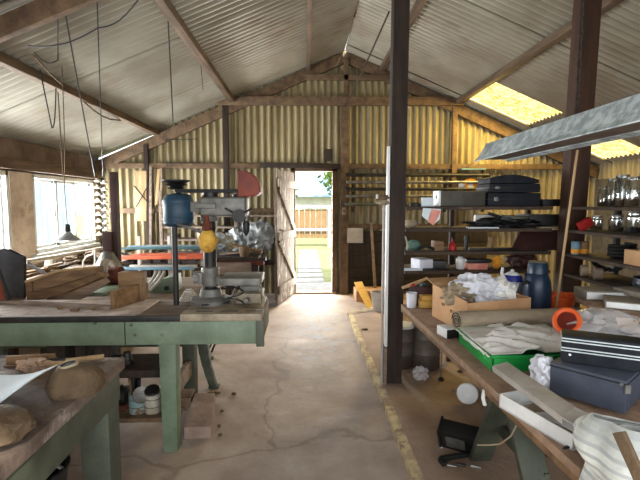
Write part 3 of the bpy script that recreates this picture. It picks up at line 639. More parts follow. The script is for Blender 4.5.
# pendant shade
lp = at(68, 240, 4.2)
t = thing('pendant_lamp', 'white conical enamel lamp shade hanging by a cord before the window', 'lamp', (lp.x, 4.2, lp.z))
part('shade', MB().lathe([(.107, lp.z), (.105, lp.z + .008), (.022, lp.z + .075), (.02, lp.z + .08)], (lp.x, 4.2, 0), n=28), mat('enamel', (.66, .67, .66), (.48, .48, .47), .4, scale=5), t)
part('socket', MB().lathe([(.022, lp.z + .078), (.026, lp.z + .085), (.022, lp.z + .14), (.008, lp.z + .15)], (lp.x, 4.2, 0), n=14), M['dark_steel'], t)
part('cord', MB().tube([(lp.x, 4.2, lp.z + .14), (lp.x - .01, 4.2, lp.z + .5), at(65, 150, 4.2), at(62, 66, 4.2)], .004, 6), M['burlap'], t)
# ---- bars on a rack at the far left
t = thing('bar_rack', 'low steel rack behind the drill press holding painted steel bars', 'rack', (-1.7, 5.4, 0))
for x in (-2.05, -1.68, -1.28):
    part('upright', MB().box(x - .02, x + .02, 5.52, 5.56, 0, 1.14), M['white_steel'], t, bev=.004)
    for z in (.77, .895, 1.01): part('arm', MB().box(x - .015, x + .015, 5.15, 5.53, z - .03, z), M['dark_steel'], t, bev=.003)
    part('foot', MB().box(x - .025, x + .025, 5.1, 5.6, 0, .04), M['dark_steel'], t, bev=.004)
bars = [(-2.85, -1.15, 5.90, .92, .018, 'teal_steel', 'long teal steel bar on the top arms of the bar rack'), (-2.6, -1.2, 6.02, .92, .022, 'blue_steel', 'pale blue steel bar on the top arms of the bar rack, behind the teal bar'), (-2.4, -1.2, 6.16, .92, .018, 'white_steel', 'white steel bar lying on the top arms of the bar rack'),
        (-2.75, -1.15, 5.92, .78, .026, 'orange_steel', 'thick orange steel bar on the middle arms, toward the drill press'), (-2.55, -1.2, 6.05, .78, .03, 'orange_steel', 'fat orange steel bar on the middle arms, in the middle of three orange bars'), (-2.5, -1.2, 6.2, .78, .024, 'orange_steel', 'thin orange steel bar on the middle arms, closest to the far wall'),
        (-2.7, -1.3, 5.92, .62, .02, 'blue_steel', 'long blue steel bar on the bottom arms of the bar rack'), (-2.6, -1.3, 6.06, .62, .024, 'white_steel', 'white steel bar on the bottom arms of the bar rack'), (-2.5, -1.3, 6.18, .62, .022, 'dark_steel', 'dark unpainted steel bar on the bottom arms of the bar rack')]
for a, b, y, z, r, m, lb in bars:
    y -= .71; z = {.92: 1.011, .78: .896, .62: .771}[z]; a = max(-2.3, a * .8 - .02); b += .0; r *= .82
    solo('steel_bar', MB().box(a, b, y - r, y + r, z, z + 2 * r), M[m], lb, 'bar', 'painted steel bars on the low rack', bev=.004)
# ---- things on the far left wall
yw = YB - .10
def flat(name, px0, px1, py0, py1, th, m, label, cat, y=None, tilt=0):
    y = y or yw - .02; a, b, c, d = at(px0, py1, y), at(px1, py1, y), at(px1 + tilt, py0, y), at(px0 + tilt, py0, y)
    return solo(name, MB().prism([a, b, c, d], (0, -th, 0)), M[m], label, cat, bev=.003)
flat('wall_board', 136, 147, 171, 221, .03, 'wood_pale', 'pale wide board hung on the far wall, left of the crossed rods', 'board')
flat('wall_batten', 150, 152.5, 166, 255, .04, 'wood_grey', 'tall grey upright batten against the far wall by the crossed rods', 'batten', y=7.42)
flat('wall_batten', 155, 158, 169, 205, .03, 'wood_pale', 'short pale batten leaning on the far wall between two uprights', 'batten', tilt=3)
flat('wall_batten', 161, 163, 168, 245, .04, 'wood_grey', 'grey upright batten on the far wall just behind the blue motor', 'batten', y=7.42)
t = thing('crossed_rods', 'two thin dark rods crossed like scissors on the far wall', 'rods', (at(141, 0, yw).x, yw - .05, 1.3))
part('rod', MB().cyl(at(134, 186, yw - .06), at(149, 204, yw - .06), .008, 8), M['black'], t); part('rod', MB().cyl(at(149, 184, yw - .075), at(136, 207, yw - .075), .008, 8), M['black'], t)
t = thing('wire_rack', 'thin steel wire hooks hanging high on the far wall above the blue motor', 'hooks', (at(180, 0, yw).x, yw, 2.2))
for px in (166, 180, 192): part('wire', MB().tube([at(px, 140, yw - .04), at(px, 163, yw - .04), at(px + 2, 166, yw - .06)], .006, 6), M['dark_steel'], t)
part('wire', MB().cyl(at(163, 140, yw - .04), at(198, 139, yw - .04), .006, 6), M['dark_steel'], t)
part('wire', MB().cyl(at(163, 163, yw - .04), at(200, 163, yw - .04), .006, 6), M['dark_steel'], t)
# shelving behind the drill press
t = thing('pipe_shelving', 'pale shelving of thin rails along the far wall behind the drill press', 'shelving', (-1.6, 7.2, 0))
for px in (161, 205, 236, 276): part('upright', MB().box(at(px, 0, 7.05).x - .025, at(px, 0, 7.05).x + .025, 7.03, 7.08, 0, 1.75 if px < 270 else 1.6), M['wood_grey'], t, bev=.004)
for z in (.98, 1.18, 1.36): part('shelf', MB().box(at(160, 0, 7.05).x, at(277, 0, 7.05).x, 7.04, 7.4, z - .03, z), M['wood_grey'], t, bev=.003)
rb = random.Random(4)
for k, (px, w, h, z, m, nm, lb) in enumerate(((215, .14, .12, 1.18, 'can_white', 'paint_tin', 'white paint tin on the middle far shelf, near the drill column'), (186, .18, .10, 1.18, 'wood_pale', 'wooden_box', 'pale wooden box on the middle far shelf beneath the motor'), (200, .10, .13, .98, 'can_white', 'paint_tin', 'white dented tin on the bottom far shelf behind the drill lever'), (172, .2, .08, .98, 'wood_grey', 'wooden_box', 'shallow grey wooden tray on the bottom far shelf'), (222, .12, .10, .98, 'rust', 'paint_tin', 'rusty brown tin on the bottom far shelf by the yellow bag'))):
    p = at(px, 0, 7.2); mb = MB()
    if nm == 'paint_tin': mb.lathe([(w * .5, z), (w * .5, z + h), (w * .54, z + h), (w * .54, z + h + .01), (w * .45, z + h + .006)], (p.x, 7.2, 0), n=20)
    else: mb.box(p.x - w / 2, p.x + w / 2, 7.1, 7.3, z, z + h)
    solo(nm, mb, M[m], lb, 'tin' if nm == 'paint_tin' else 'box', bev=.003)
for k, (px, py, rx, rz) in enumerate(((238, 240, .17, .20), (261, 236, .22, .24))):
    p = at(px, py, 6.95); solo('plastic_bundle', MB().blob((p.x, 6.88 - .12 * k, p.z), (rx, .13, rz), .35, 3.2, 8 + k), M['plastic_wrap'], ['narrow bundle wrapped in grey plastic on the far shelving, next to the drill chuck', 'wide bundle wrapped in creased grey plastic beside the door leaf'][k], 'bundle')
# back bench with heaps next to the door leaf
t = thing('scrap_bench', 'dark heavy bench loaded with scrap, between the drill press and the open door', 'bench', (-1.1, 6.4, 0))
part('top', MB().box(-2.0, -.62, 5.9, 6.75, .78, .83), M['timber_dark'], t, bev=.006)
for x in (-1.95, -.72):
    for y in (5.95, 6.62): part('leg', MB().box(x, x + .09, y, y + .09, 0, .78), M['timber_dark'], t, bev=.004)
part('shelf', MB().box(-1.9, -.64, 5.98, 6.7, .38, .41), M['timber_dark'], t, bev=.004)
part('drawer', MB().box(-1.25, -.72, 5.89, 6.5, .60, .76), M['wood_grey'], t, bev=.006)
junk = [('scrap_plank', [at(220, 254, 6.2), at(262, 250, 6.2)], .10, .03, 'wood_grey', 'grey plank on top of the scrap bench, tilted toward the door'), ('scrap_plank', [at(222, 246, 6.3), at(233, 244, 6.3)], .2, .02, 'wood_pale', 'short pale board propped up on the scrap bench'), ('scrap_plank', [at(232, 245, 6.15), at(262, 252, 6.15)], .16, .02, 'wood_brown', 'brown board sloping down over the scrap bench'),
        ('angle_iron', [at(215, 258, 6.0), at(266, 259, 6.0)], .05, .05, 'dark_steel', 'dark angle iron lying along the front of the scrap bench'), ('angle_iron', [at(212, 262, 5.95), at(264, 263, 5.95)], .06, .06, 'rust', 'rusty flat bar lowest in the heap on the scrap bench')]
for nm, pq, w, h, m, lb in junk: solo(nm, MB().bar(pq[0], pq[1], w, h), M[m], lb, 'plank' if 'plank' in nm else 'bar', bev=.003)
p = at(244, 271, 5.7); 
solo('clay_pot', MB().lathe([(.055, .83), (.075, .90), (.08, .96), (.07, .965), (.066, .9), (.04, .85)], (at(244, 0, 6.0).x, 6.0, 0)), M['burlap'], 'small brown clay pot at the front of the scrap bench', 'pot')
solo('sack', MB().blob((at(216, 0, 6.3).x, 6.3, .97), (.22, .18, .16), .4, 2.5, 12, flat=.835), M['plastic_wrap'], 'slumped grey sack on the scrap bench behind the drill column', 'sack')
solo('storage_crate', MB().box(-1.2, -.75, 6.05, 6.45, .41, .56).box(-1.17, -.78, 6.08, 6.42, .56, .57), M['black'], 'black crate on the lower shelf of the scrap bench', 'crate', bev=.008)
0 and solo('oil_drum', MB().lathe([(.0, .01), (.17, .01), (.18, .03), (.18, .3), (.185, .31), (.18, .32), (.18, .52), (.17, .54), (0, .53)], (-.62, 6.98, 0)), M['dark_steel'], 'dark oil drum on the floor behind the door leaf', 'drum')
# ---- low clutter under the bed
cy = 2.80
def can(px, m, lb, r=.052, h=.125):
    p = at(px, 400, cy); global CAN; CAN = t = thing('paint_can', lb, 'can', (p.x, cy, .212))
    part('body', MB().lathe([(r * .98, .212), (r, .216), (r, .212 + h - .004), (r * 1.04, .212 + h), (r * .94, .212 + h), (r * .93, .23), (0, .225)], (p.x, cy, 0), n=24), M[m], t)
    part('rib', MB().lathe([(r, .25), (r * 1.03, .253), (r, .256)], (p.x, cy, 0), n=24).lathe([(r, .30), (r * 1.03, .303), (r, .306)], (p.x, cy, 0), n=24), M['steel'], t)
    return p
can(137.5, 'can_blue', 'blue paint can with brown drips, holding brushes under the machine bed'); p = at(137.5, 400, cy)
part('lid', MB().lathe([(.05, 0), (.052, .004), (.05, .008), (.04, .005), (0, .005)], (p.x + .035, cy - .035, .335), (.5, -.8, .5), 22), M['steel'], CAN, label='steel lid standing tilted')
for k, (dx, dz, m) in enumerate(((-.02, .24, 'black'), (-.035, .21, 'wood_brown'), (.005, .20, 'dark_steel'))):
    b = thing('paint_brush', ['tall black-handled brush standing in the blue can', 'brown-handled brush leaning in the blue can', 'grey steel-handled brush in the middle of the blue can'][k], 'brush', (p.x + dx * .5, cy - .01 + k * .015, .235))
    q0 = Vector((p.x + dx * .5, cy - .01 + k * .015, .235)); q1 = Vector((p.x + dx * 1.4, cy + .01 * k, .212 + dz))
    part('handle', MB().tube([q0, q0.lerp(q1, .6), q1], [.006, .009, .012], 8), M[m], b)
    part('ferrule', MB().cyl(q0.lerp(q1, .1), q0.lerp(q1, .3), .014, 8), M['steel'], b)
can(153, 'can_white', 'white striped paint can beside the blue can under the machine bed')
p = at(153, 400, cy)
part('lid', MB().lathe([(.048, 0), (.05, .012), (.044, .018), (0, .018)], (p.x, cy - .005, .345), (.1, -.45, 1), 22), M['black'], CAN, label='tilted black lid')
t = thing('small_motor', 'small dark electric motor on the low shelf left of the paint cans', 'motor', (at(117, 400, 2.85).x, 2.85, .212))
mx = at(117, 400, 2.85).x
part('body', MB().lathe([(.03, 0), (.06, .01), (.06, .14), (.03, .15)], (mx - .07, 2.85, .30), (1, 0, 0), 18), M['black'], t)
part('fin', MB().lathe([(.062, .03), (.066, .035), (.062, .04)], (mx - .07, 2.85, .30), (1, 0, 0), 18).lathe([(.062, .06), (.066, .065), (.062, .07)], (mx - .07, 2.85, .30), (1, 0, 0), 18).lathe([(.062, .09), (.066, .095), (.062, .10)], (mx - .07, 2.85, .30), (1, 0, 0), 18), M['dark_steel'], t)
part('base', MB().box(mx - .07, mx + .07, 2.80, 2.90, .212, .245), M['rust'], t, bev=.004)
t = thing('pipe_fitting', 'dark bent iron pipe fitting standing behind the paint cans', 'pipe', (at(142, 0, 3.05).x, 3.05, .212))
fx = at(142, 390, 3.05).x
part('pipe', MB().tube([(fx - .04, 3.05, .212), (fx - .04, 3.05, .36), (fx - .02, 3.05, .40), (fx + .14, 3.05, .40)], .024, 12), M['black'], t)
part('flange', MB().lathe([(.04, .33), (.045, .335), (.045, .36), (.04, .365)], (fx - .04, 3.05, 0), n=14), M['black'], t)
for k, (px, w, h, m, nm, lb) in enumerate(((128, .07, .06, 'dark_steel', 'gear_wheel', 'dark steel gear on the upper shelf under the machine bed'), (108, .16, .04, 'black', 'iron_block', 'flat black iron block on the upper shelf under the machine bed'), (83, .10, .05, 'rust', 'iron_block', 'rusty iron block on the upper shelf under the machine bed'))):
    x = at(px, 375, 2.9).x
    mb = MB().lathe([(w * .6, .49), (w * .6, .52), (w * .4, .52), (w * .35, .49 + h + .02), (.01, .49 + h + .02)], (x, 2.9, 0), n=14) if nm == 'gear_wheel' else MB().box(x - w / 2, x + w / 2, 2.84, 2.96, .49, .49 + h)
    solo(nm, mb, M[m], lb, 'gear' if nm == 'gear_wheel' else 'block', bev=.004)
for k, (px, z0, w, lb) in enumerate(((60, .585, .12, 'dark timber block under the machine bed above the near workbench'), (84, .585, .07, 'narrow dark upright block hanging under the machine bed'), (105, .585, .1, 'square dark block under the machine bed, nearest its front leg'))):
    x = at(px, 350, 2.95).x; solo('packing_block', MB().box(x - w / 2, x + w / 2, 2.9, 3.08, .49, rl - .002), M['timber_dark'], lb, 'block', bev=.005)
bq = atz(197, 441, 0)
solo('concrete_block', MB().prism([(-.80, 2.83, 0), (-.62, 2.83, 0), (-.70, 3.36, 0), (-.86, 3.36, 0)], (0, 0, .085)), mat('block_pink', (.60, .51, .46), (.47, .39, .34), .9, scale=6, bump=.2), 'low brown-grey concrete block on the floor beside the bed leg', 'block', bev=.012)
t = thing('pinch_bar', 'red pinch bar resting against the curved machine leg', 'bar', (-.66, 3.9, .25))
part('bar', MB().tube([Vector((-.98, 4.1, .62)), Vector((-.62, 4.0, .66)), Vector((-.50, 3.98, .70))], [.018, .02, .012], 10), M['red_guard'], t)
for k, (x, m, lb) in enumerate(((-.90, 'steel', 'pale steel rod leaning behind the curved machine leg'), (-.86, 'dark_steel', 'dark steel rod leaning behind the curved machine leg'))):
    solo('leaning_rod', MB().cyl((x - .12, 4.55, .0), (x + .22, 4.56, .76), .011, 8), M[m], lb, 'rod')
for k in range(5):
    x, y = ((-.74, 3.52), (-.58, 3.5), (-.62, 3.2), (-.60, 2.98), (-.57, 2.86))[k]
    solo('rubble_lump', MB().blob((x, y, .012), ((.05, .02, .012, .012, .014)[k], .014, .010), .4, 3, k, flat=0, sub=3), M['burlap'], ['flat brown stone by the foot of the curved leg', 'brown stone just right of the curved leg', 'tiny stone by the far end of the concrete block', 'tiny stone halfway along the concrete block', 'tiny stone by the near end of the concrete block'][k], 'stone', 'stones on the floor')
# ---- near workbench
WT = .80
t = thing('workbench', 'heavy dusty workbench with a dark top and green-grey apron at the near corner', 'workbench', (-1.4, 1.6, 0))
c1 = atz(125, 357, WT); c2 = atz(30, 440, WT)
dr = (c2 - c1).normalized(); c3 = c1 + dr * 1.35; lft = Vector((-1, .02, 0))
part('top', MB().prism([c1 - Vector((0, 0, .055)), c3 - Vector((0, 0, .055)), c3 + lft * .9 - Vector((0, 0, .055)), c1 + lft * 1.15 - Vector((0, 0, .055))], (0, 0, .055)), M['dusty_wood'], t, bev=.006)
ins = Vector((-.03, 0, 0)); zo = Vector((0, 0, WT - .135))
def xy(p, z): return Vector((p.x, p.y, z))
part('apron', MB().bar(xy(c1 + ins - Vector((0, .04, 0)), WT - .125), xy(c3 + ins, WT - .125), .035, .14), M['green_dark'], t, bev=.005)
part('apron', MB().bar(xy(c1 + ins - Vector((.02, .06, 0)), WT - .125), xy(c1 + lft * 1.1 - Vector((0, .06, 0)), WT - .125), .035, .14), M['green_dark'], t, bev=.005)
lc = c1 - Vector((.085, .10, 0))
part('leg', MB().box(lc.x - .065, lc.x + .065, lc.y - .06, lc.y + .06, 0, WT - .057), M['green_dark'], t, bev=.006)
lc2 = c3 + Vector((-.14, .1, 0))
part('leg', MB().box(lc2.x - .065, lc2.x + .065, lc2.y - .06, lc2.y + .06, 0, WT - .057), M['green_dark'], t, bev=.006)
part('leg', MB().box(lc.x - 1.0, lc.x - .88, lc.y - .06, lc.y + .06, 0, WT - .057), M['green_dark'], t, bev=.006)
part('leg', MB().box(lc.x - .85, lc.x - .73, lc2.y - .06, lc2.y + .06, 0, WT - .057), M['green_dark'], t, bev=.006)
part('floor_rail', MB().bar((lc.x - .9, lc.y, .15), (lc.x, lc.y, .15), .05, .08), M['green_dark'], t, bev=.005)
# items on it
M['cloth_pale'] = mat('cloth_pale', (.66, .60, .50), (.52, .46, .37), .9, scale=9)
sc_ = atz(76, 391, WT)
t = thing('burlap_sack', 'dome-shaped brown sack with an open pale neck, lying on the workbench', 'sack', (sc_.x, sc_.y, WT))
part('body', MB().blob((sc_.x, sc_.y, WT + .03), (.108, .10, .085), .08, 1.5, 6, flat=WT + .001), M['burlap'], t)
nk = Vector((sc_.x - .025, sc_.y + .0, WT + .108))
part('neck', MB().lathe([(.046, -.016), (.036, .004), (.030, .008), (.026, .002)], nk, (-.12, -.15, 1), 20), M['cloth_pale'], t, label='pale open neck')
part('opening', MB().lathe([(.027, .004), (0, .003)], nk, (-.12, -.15, 1), 20), M['black'], t)  # black disc standing in for the shade inside the neck
sh = MB()
pA, pB, pC, pD = atz(-50, 376, WT + .02), atz(58, 366, WT + .09), atz(24, 408, WT + .03), atz(-50, 412, WT + .02)
def sf(u, v):
    a = pA.lerp(pB, u); b = pD.lerp(pC, u); p = a.lerp(b, v); p.z = WT + .012 + .085 * (u ** 2) + .012 * math.sin(u * 6 + v * 2); return p
sh.grid(sf, 24, 12, .004); solo('drawing_sheet', sh, M['paper'], 'curved white paper sheet lying on the workbench against the sack', 'sheet')
dw = (atz(66, 361, WT + .013), atz(104, 356.5, WT + .013))
solo('wooden_dowel', MB().cyl(dw[0], dw[1], .012, 12), M['wood_pale'], 'pale round wooden dowel lying behind the sack on the workbench', 'dowel')
q = atz(34, 369, WT)
solo('glove', MB().blob((q.x, q.y, WT + .02), (.06, .05, .028), .5, 2.6, 3, flat=WT + .001), mat('glove', (.72, .60, .50), (.55, .45, .37), .9, scale=9), 'crumpled pinkish work glove behind the paper sheet', 'glove')
q = atz(22, 367, WT)
solo('wooden_tray', MB().bar((q.x - .09, q.y + .03, WT + .022), (q.x + .12, q.y + .06, WT + .022), .012, .04).bar((q.x - .09, q.y + .03, WT + .004), (q.x + .12, q.y + .06, WT + .004), .06, .006), M['wood_brown'], 'small brown wooden tray at the back of the workbench', 'tray', bev=.002)
for k, (px, py) in enumerate(((43, 366), (50, 368), (57, 364))):
    q = atz(px, py, WT); solo('tool', MB().tube([(q.x - .03, q.y - .01, WT + .014), (q.x + .03, q.y + .02, WT + .014), (q.x + .07, q.y + .03, WT + .016)], [.014, .012, .007], 8), M['black' if k != 1 else 'wood_pale'], ['short black tool next to the crumpled glove', 'round pale wooden tool handle between two black tools', 'black tool touching the neck of the sack'][k], 'tool')
q = atz(-4, 441, WT)
solo('cushion', MB().blob((q.x - .02, q.y - .01, WT + .05), (.13, .11, .055), .18, 2.0, 9, flat=WT + .001), M['burlap'], 'puffy khaki cloth cushion at the near edge of the workbench', 'cushion')
t = thing('plastic_bin', 'black plastic bin with a bail handle under the workbench', 'bin', (-1.05, 1.62, 0))
bc = Vector((-1.10, 1.70))
part('body', MB().lathe([(0, .30), (.12, .30), (.15, .50), (.155, .50), (.155, .51), (.14, .51), (.11, .31), (0, .31)], (bc.x, bc.y, 0), n=26), M['black'], t)
part('handle', MB().tube([(bc.x - .15, bc.y, .50), (bc.x - .06, bc.y + .02, .545), (bc.x + .06, bc.y + .02, .55), (bc.x + .15, bc.y, .50)], .008, 8), M['steel'], t)
part('stand', MB().lathe([(.13, 0), (.13, .03), (.11, .30)], (bc.x, bc.y, 0), n=26), M['black'], t)
def film_mat():
    m = bpy.data.materials.new('clear_film'); m.use_nodes = True; nt = m.node_tree; nt.nodes.clear()
    o = nt.nodes.new('ShaderNodeOutputMaterial'); t = nt.nodes.new('ShaderNodeBsdfTransparent'); d = nt.nodes.new('ShaderNodeBsdfPrincipled'); x = nt.nodes.new('ShaderNodeMixShader')
    d.inputs['Base Color'].default_value = (.62, .58, .56, 1); d.inputs['Roughness'].default_value = .25; x.inputs['Fac'].default_value = .42
    nt.links.new(t.outputs[0], x.inputs[1]); nt.links.new(d.outputs[0], x.inputs[2]); nt.links.new(x.outputs[0], o.inputs['Surface'])
    return m
# ================================================================ right side
M['chip_board'] = mat('chip_board', (.62, .51, .42), (.48, .38, .30), .85, scale=10, detail=8, bump=.25, c3=(.62, .54, .47), c3s=(.58, .68), c3scale=18)
M['shelf_board'] = mat('shelf_board', (.30, .24, .19), (.19, .15, .12), .85, stretch=(1, 6, 6), scale=3, bump=.15, c3=(.42, .36, .30), c3s=(.56, .7), c3scale=6)
M['case_black'] = mat('case_black', (.15, .16, .18), (.10, .11, .13), .7, spec=.15, scale=12, bump=.1)
M['case_blue'] = mat('case_blue', (.28, .30, .35), (.22, .24, .29), .6, scale=6, bump=.1, c3=(.42, .42, .44), c3s=(.64, .72), c3scale=9)
M['trim_silver'] = mat('trim_silver', (.86, .89, .89), (.72, .75, .75), .35, .3, scale=12)
M['cardboard'] = mat('cardboard', (.74, .58, .42), (.66, .50, .35), .85, scale=5, bump=.1)
M['cloth_white'] = mat('cloth_white', (.86, .86, .88), (.72, .72, .75), .85, scale=5)
M['cloth_grey'] = mat('cloth_grey', (.90, .89, .87), (.80, .78, .74), .9, scale=4, bump=.2, c3=(.48, .43, .38), c3s=(.60, .70), c3scale=7)
M['cloth_tan'] = mat('cloth_tan', (.62, .56, .46), (.46, .40, .32), .9, scale=5)
M['mat_tan'] = mat('mat_tan', (.64, .58, .49), (.54, .48, .40), .8, stretch=(1, 5, 5), scale=4, bump=.15)
M['green_plastic'] = mat('green_plastic', (.10, .60, .26), (.06, .48, .20), .4, scale=5)
M['navy'] = mat('navy', (.12, .20, .29), (.08, .13, .20), .35, scale=7)
M['orange_plastic'] = mat('orange_plastic', (.92, .40, .18), (.82, .31, .12), .45, scale=5)
M['orange_shaded'] = mat('orange_shaded', (.45, .13, .05), (.34, .09, .04), .5, scale=5)  # shade inside the orange hoop, put into a darker colour
M['white_plastic'] = mat('white_plastic', (.88, .88, .87), (.78, .78, .77), .4, scale=5)
M['pale_board'] = mat('pale_board', (.70, .67, .64), (.60, .57, .53), .7, scale=6)
M['yellow_wood'] = mat('yellow_wood', (.84, .68, .36), (.72, .56, .27), .8, scale=7, stretch=(1, 5, 5))
M['red_paint'] = mat('red_paint', (.68, .14, .12), (.52, .09, .08), .5, scale=8)
M['pink'] = mat('pink', (.88, .62, .54), (.78, .46, .40), .7, scale=12)
M['amber'] = mat('amber', (.90, .62, .16), (.74, .46, .08), .6, scale=14)
M['purple'] = mat('purple', (.30, .16, .36), (.22, .11, .27), .5, scale=8)
M['drum_grey'] = mat('drum_grey', (.40, .36, .32), (.28, .25, .22), .6, .3, scale=5, c3=(.36, .22, .15), c3s=(.60, .7), c3scale=6)
M['jar_glass'] = glass_mat('jar_glass', (.82, .86, .86), .28, .08)
M['clear_film'] = film_mat()
M['wainscot'] = mat('wainscot', (.20, .16, .13), (.13, .105, .085), .9, stretch=(6, 1, 1), scale=3, bump=.2)
M['grey_book'] = mat('grey_book', (.50, .47, .42), (.40, .37, .32), .8, scale=6, stretch=(1, 8, 1))
def stripes(name, a, b, n, ax=0):
    m = mat(name, a, None, .8, scale=5); nt = m.node_tree; bb = bsdf(m); src = bb.inputs['Base Color'].links[0].from_socket
    tc = [q for q in nt.nodes if q.type == 'TEX_COORD'][0]; w = nt.nodes.new('ShaderNodeTexWave'); w.bands_direction = 'XYZ'[ax]; w.inputs['Scale'].default_value = n; w.inputs['Distortion'].default_value = 1.2
    nt.links.new(tc.outputs['Object'], w.inputs['Vector']); r = nt.nodes.new('ShaderNodeMapRange'); r.inputs['From Min'].default_value = .62; r.inputs['From Max'].default_value = .8
    nt.links.new(w.outputs['Fac'], r.inputs['Value']); x = nt.nodes.new('ShaderNodeMix'); x.data_type = 'RGBA'; x.inputs['B'].default_value = L(b)
    nt.links.new(r.outputs['Result'], x.inputs['Factor']); nt.links.new(src, x.inputs['A']); nt.links.new(x.outputs['Result'], bb.inputs['Base Color']); return m
M['woven'] = stripes('woven', (.82, .83, .80), (.62, .63, .62), 11, 2)
# ---- bench
BZ = .75
t = thing('plank_bench', 'long low plank bench with a worn chipboard top, carried on dark trestles', 'bench', (1.4, 2.3, .05))
e0, e1 = atz(401, 304, BZ), atz(580, 469, BZ)
part('top', MB().prism([(e0.x, e0.y, BZ - .035), (e1.x, e1.y, BZ - .035), (2.02, e1.y, BZ - .035), (2.02, e0.y, BZ - .035)], (0, 0, .035)), M['chip_board'], t, bev=.004)
part('edge_board', MB().bar((e0.x + .012, e0.y, BZ - .046), (e1.x + .012, e1.y, BZ - .046), .024, .026), M['wood_brown'], t, bev=.003)
def trestle(y, x0, x1, label):
    t = thing('trestle', label, 'trestle', ((x0 + x1) / 2, y, .05))
    part('beam', MB().box(x0 - .08, x1 + .08, y - .045, y + .045, .62, BZ - .036), M['green_dark'], t, bev=.004)
    for x in (x0, x1):
        for s in (1, -1):
            part('leg', MB().bar((x, y + s * .03, .66), (x + .02, y + s * .40, .05), .12, .035, (0, 1, 0)), M['green_dark'], t, bev=.004)
        part('brace', MB().bar((x + .06, y - .24, .33), (x + .06, y + .24, .33), .025, .07, (0, 0, 1)), M['green_dark'], t, bev=.003)
trestle(2.06, 1.0, 1.85, 'dark green trestle under the plank bench beside the fallen floodlight')
trestle(3.28, 1.5, 1.9, 'dark green trestle under the far end of the plank bench, behind the drums')
# ---- shelves between the posts
Z4 = [at(480, p, 3.70).z for p in (206.5, 228.5, 251.5, 270.5)]
t = thing('plank_shelving', 'dark plank shelving with four boards fixed between the two posts', 'shelving', (1.5, 3.9, .05))
for z in Z4: part('shelf', MB().box(.845, 2.10, 3.70, 4.10, z - .028, z), M['shelf_board'], t, bev=.003)
for x in (1.36, 2.08): part('upright', MB().box(x - .018, x + .018, 4.06, 4.10, .05, Z4[0] + .02), M['timber_dark'], t, bev=.003)
t = thing('side_shelving', 'dark shelving of four boards running from the red-brown post toward the camera', 'shelving', (2.3, 2.5, .05))
for z in Z4: part('shelf', MB().box(2.12, 2.52, 1.3, 3.54, z - .022, z), M['shelf_board'], t, bev=.003)
for y in (1.4, 3.5): part('upright', MB().box(2.50, 2.54, y - .02, y + .02, .05, Z4[0] + .25), M['dark_steel'], t, bev=.003)
def sx_(px, y=3.85): return at(px, 200, y).x
def box_on(name, px0, px1, z, h, m, label, cat, y0=3.74, y1=4.0, bev=.005, rz=0, **k):
    a, b = at(px0, 200, y0).x, at(px1, 200, y0).x
    mb = MB().obox(((a + b) / 2, (y0 + y1) / 2, z + h / 2), (b - a, y1 - y0, h), (0, 0, rz))
    return solo(name, mb, M[m], label, cat, bev=bev, **k)
S1, S2, S3, S4 = Z4
def hz(py, y=3.76): return at(480, py, y).z
# top board
t = thing('steel_case', 'long dark grey steel case with a rounded white end on the top shelf', 'case', (at(461, 0, 3.8).x, 3.85, S1))
a, b = at(438, 0, 3.76).x, at(485, 0, 3.76).x; h = hz(191) - S1
part('body', MB().box(a + .02, b, 3.76, 3.92, S1, S1 + h), mat('case_olive', (.30, .28, .24), (.22, .20, .17), .6, .2, scale=7), t, bev=.006)
part('end_cap', MB().box(a, a + .022, 3.755, 3.925, S1, S1 + h + .004), M['white_plastic'], t, label='rounded white end cap', bev=.009)
part('socket', MB().cyl((a - .004, 3.82, S1 + h * .6), (a + .0, 3.82, S1 + h * .6), .018, 12), M['black'], t)
for px in (450, 463): part('rivet', MB().cyl((at(px, 0, 3.76).x, 3.755, S1 + h * .65), (at(px, 0, 3.76).x, 3.762, S1 + h * .65), .008, 8), M['black'], t)
zc = S1
for k, (p0, p1, py, lb) in enumerate(((488, 541, 192.5, 'black hard case, lowest in the stack on the top shelf'), (489, 540, 183, 'black hard case in the middle of the stack on the top shelf'))):
    h = hz(py) - zc - .004; a, b = at(p0, 0, 3.76).x, at(p1, 0, 3.76).x
    t = thing('hard_case', lb, 'case', ((a + b) / 2, 3.9, zc), 'black cases on the top shelf')
    part('body', MB().obox(((a + b) / 2, 3.92, zc + h / 2 + .001), (b - a, .30, h), (0, 0, 0)), M['case_black'], t, bev=.01)
    part('seam', MB().obox(((a + b) / 2, 3.92, zc + h * .55), (b - a + .006, .306, .008), (0, 0, 0)), M['dark_steel'], t, bev=.002)
    part('latch', MB().box(a + .05, a + .09, 3.762, 3.77, zc + h * .4, zc + h * .7), M['steel'], t, bev=.002)
    zc += h + .004
a, b = at(490, 0, 3.76).x, at(539, 0, 3.76).x; n = 16
pl = [(a + (b - a) * i / n, 3.78, zc + .03 + .045 * math.sin(math.pi * min(1, i / n * .9 + .1))) for i in range(n + 1)]
solo('padded_case', MB().prism([(b, 3.78, zc), (a, 3.78, zc)] + pl, (0, .28, 0)), M['case_black'], 'black soft case with a bulging lid, uppermost of the stack on the top shelf', 'case', 'black cases on the top shelf', bev=.006)
box_on('black_box', 543, 566, S1, hz(199) - S1, 'black', 'low black box on the top shelf next to the stack of cases', 'box', y0=3.85, y1=4.08)
box_on('papers', 422, 434, S1, hz(197.5) - S1, 'paper', 'white card standing on the top shelf beside the steel case', 'card', y0=3.74, y1=3.76, bev=.002)
p0 = [at(423, 208, 3.69), at(441, 209, 3.69), at(440, 219, 3.685), at(433, 225, 3.68), at(422, 216, 3.68)]
solo('hanging_paper', MB().prism(p0, (0, .004, 0)), M['paper'], 'white paper sheet hanging from the edge of the top shelf', 'paper')
p0 = [at(432, 209, 3.675), at(441, 211, 3.675), at(434, 225, 3.665), at(428, 222, 3.665)]
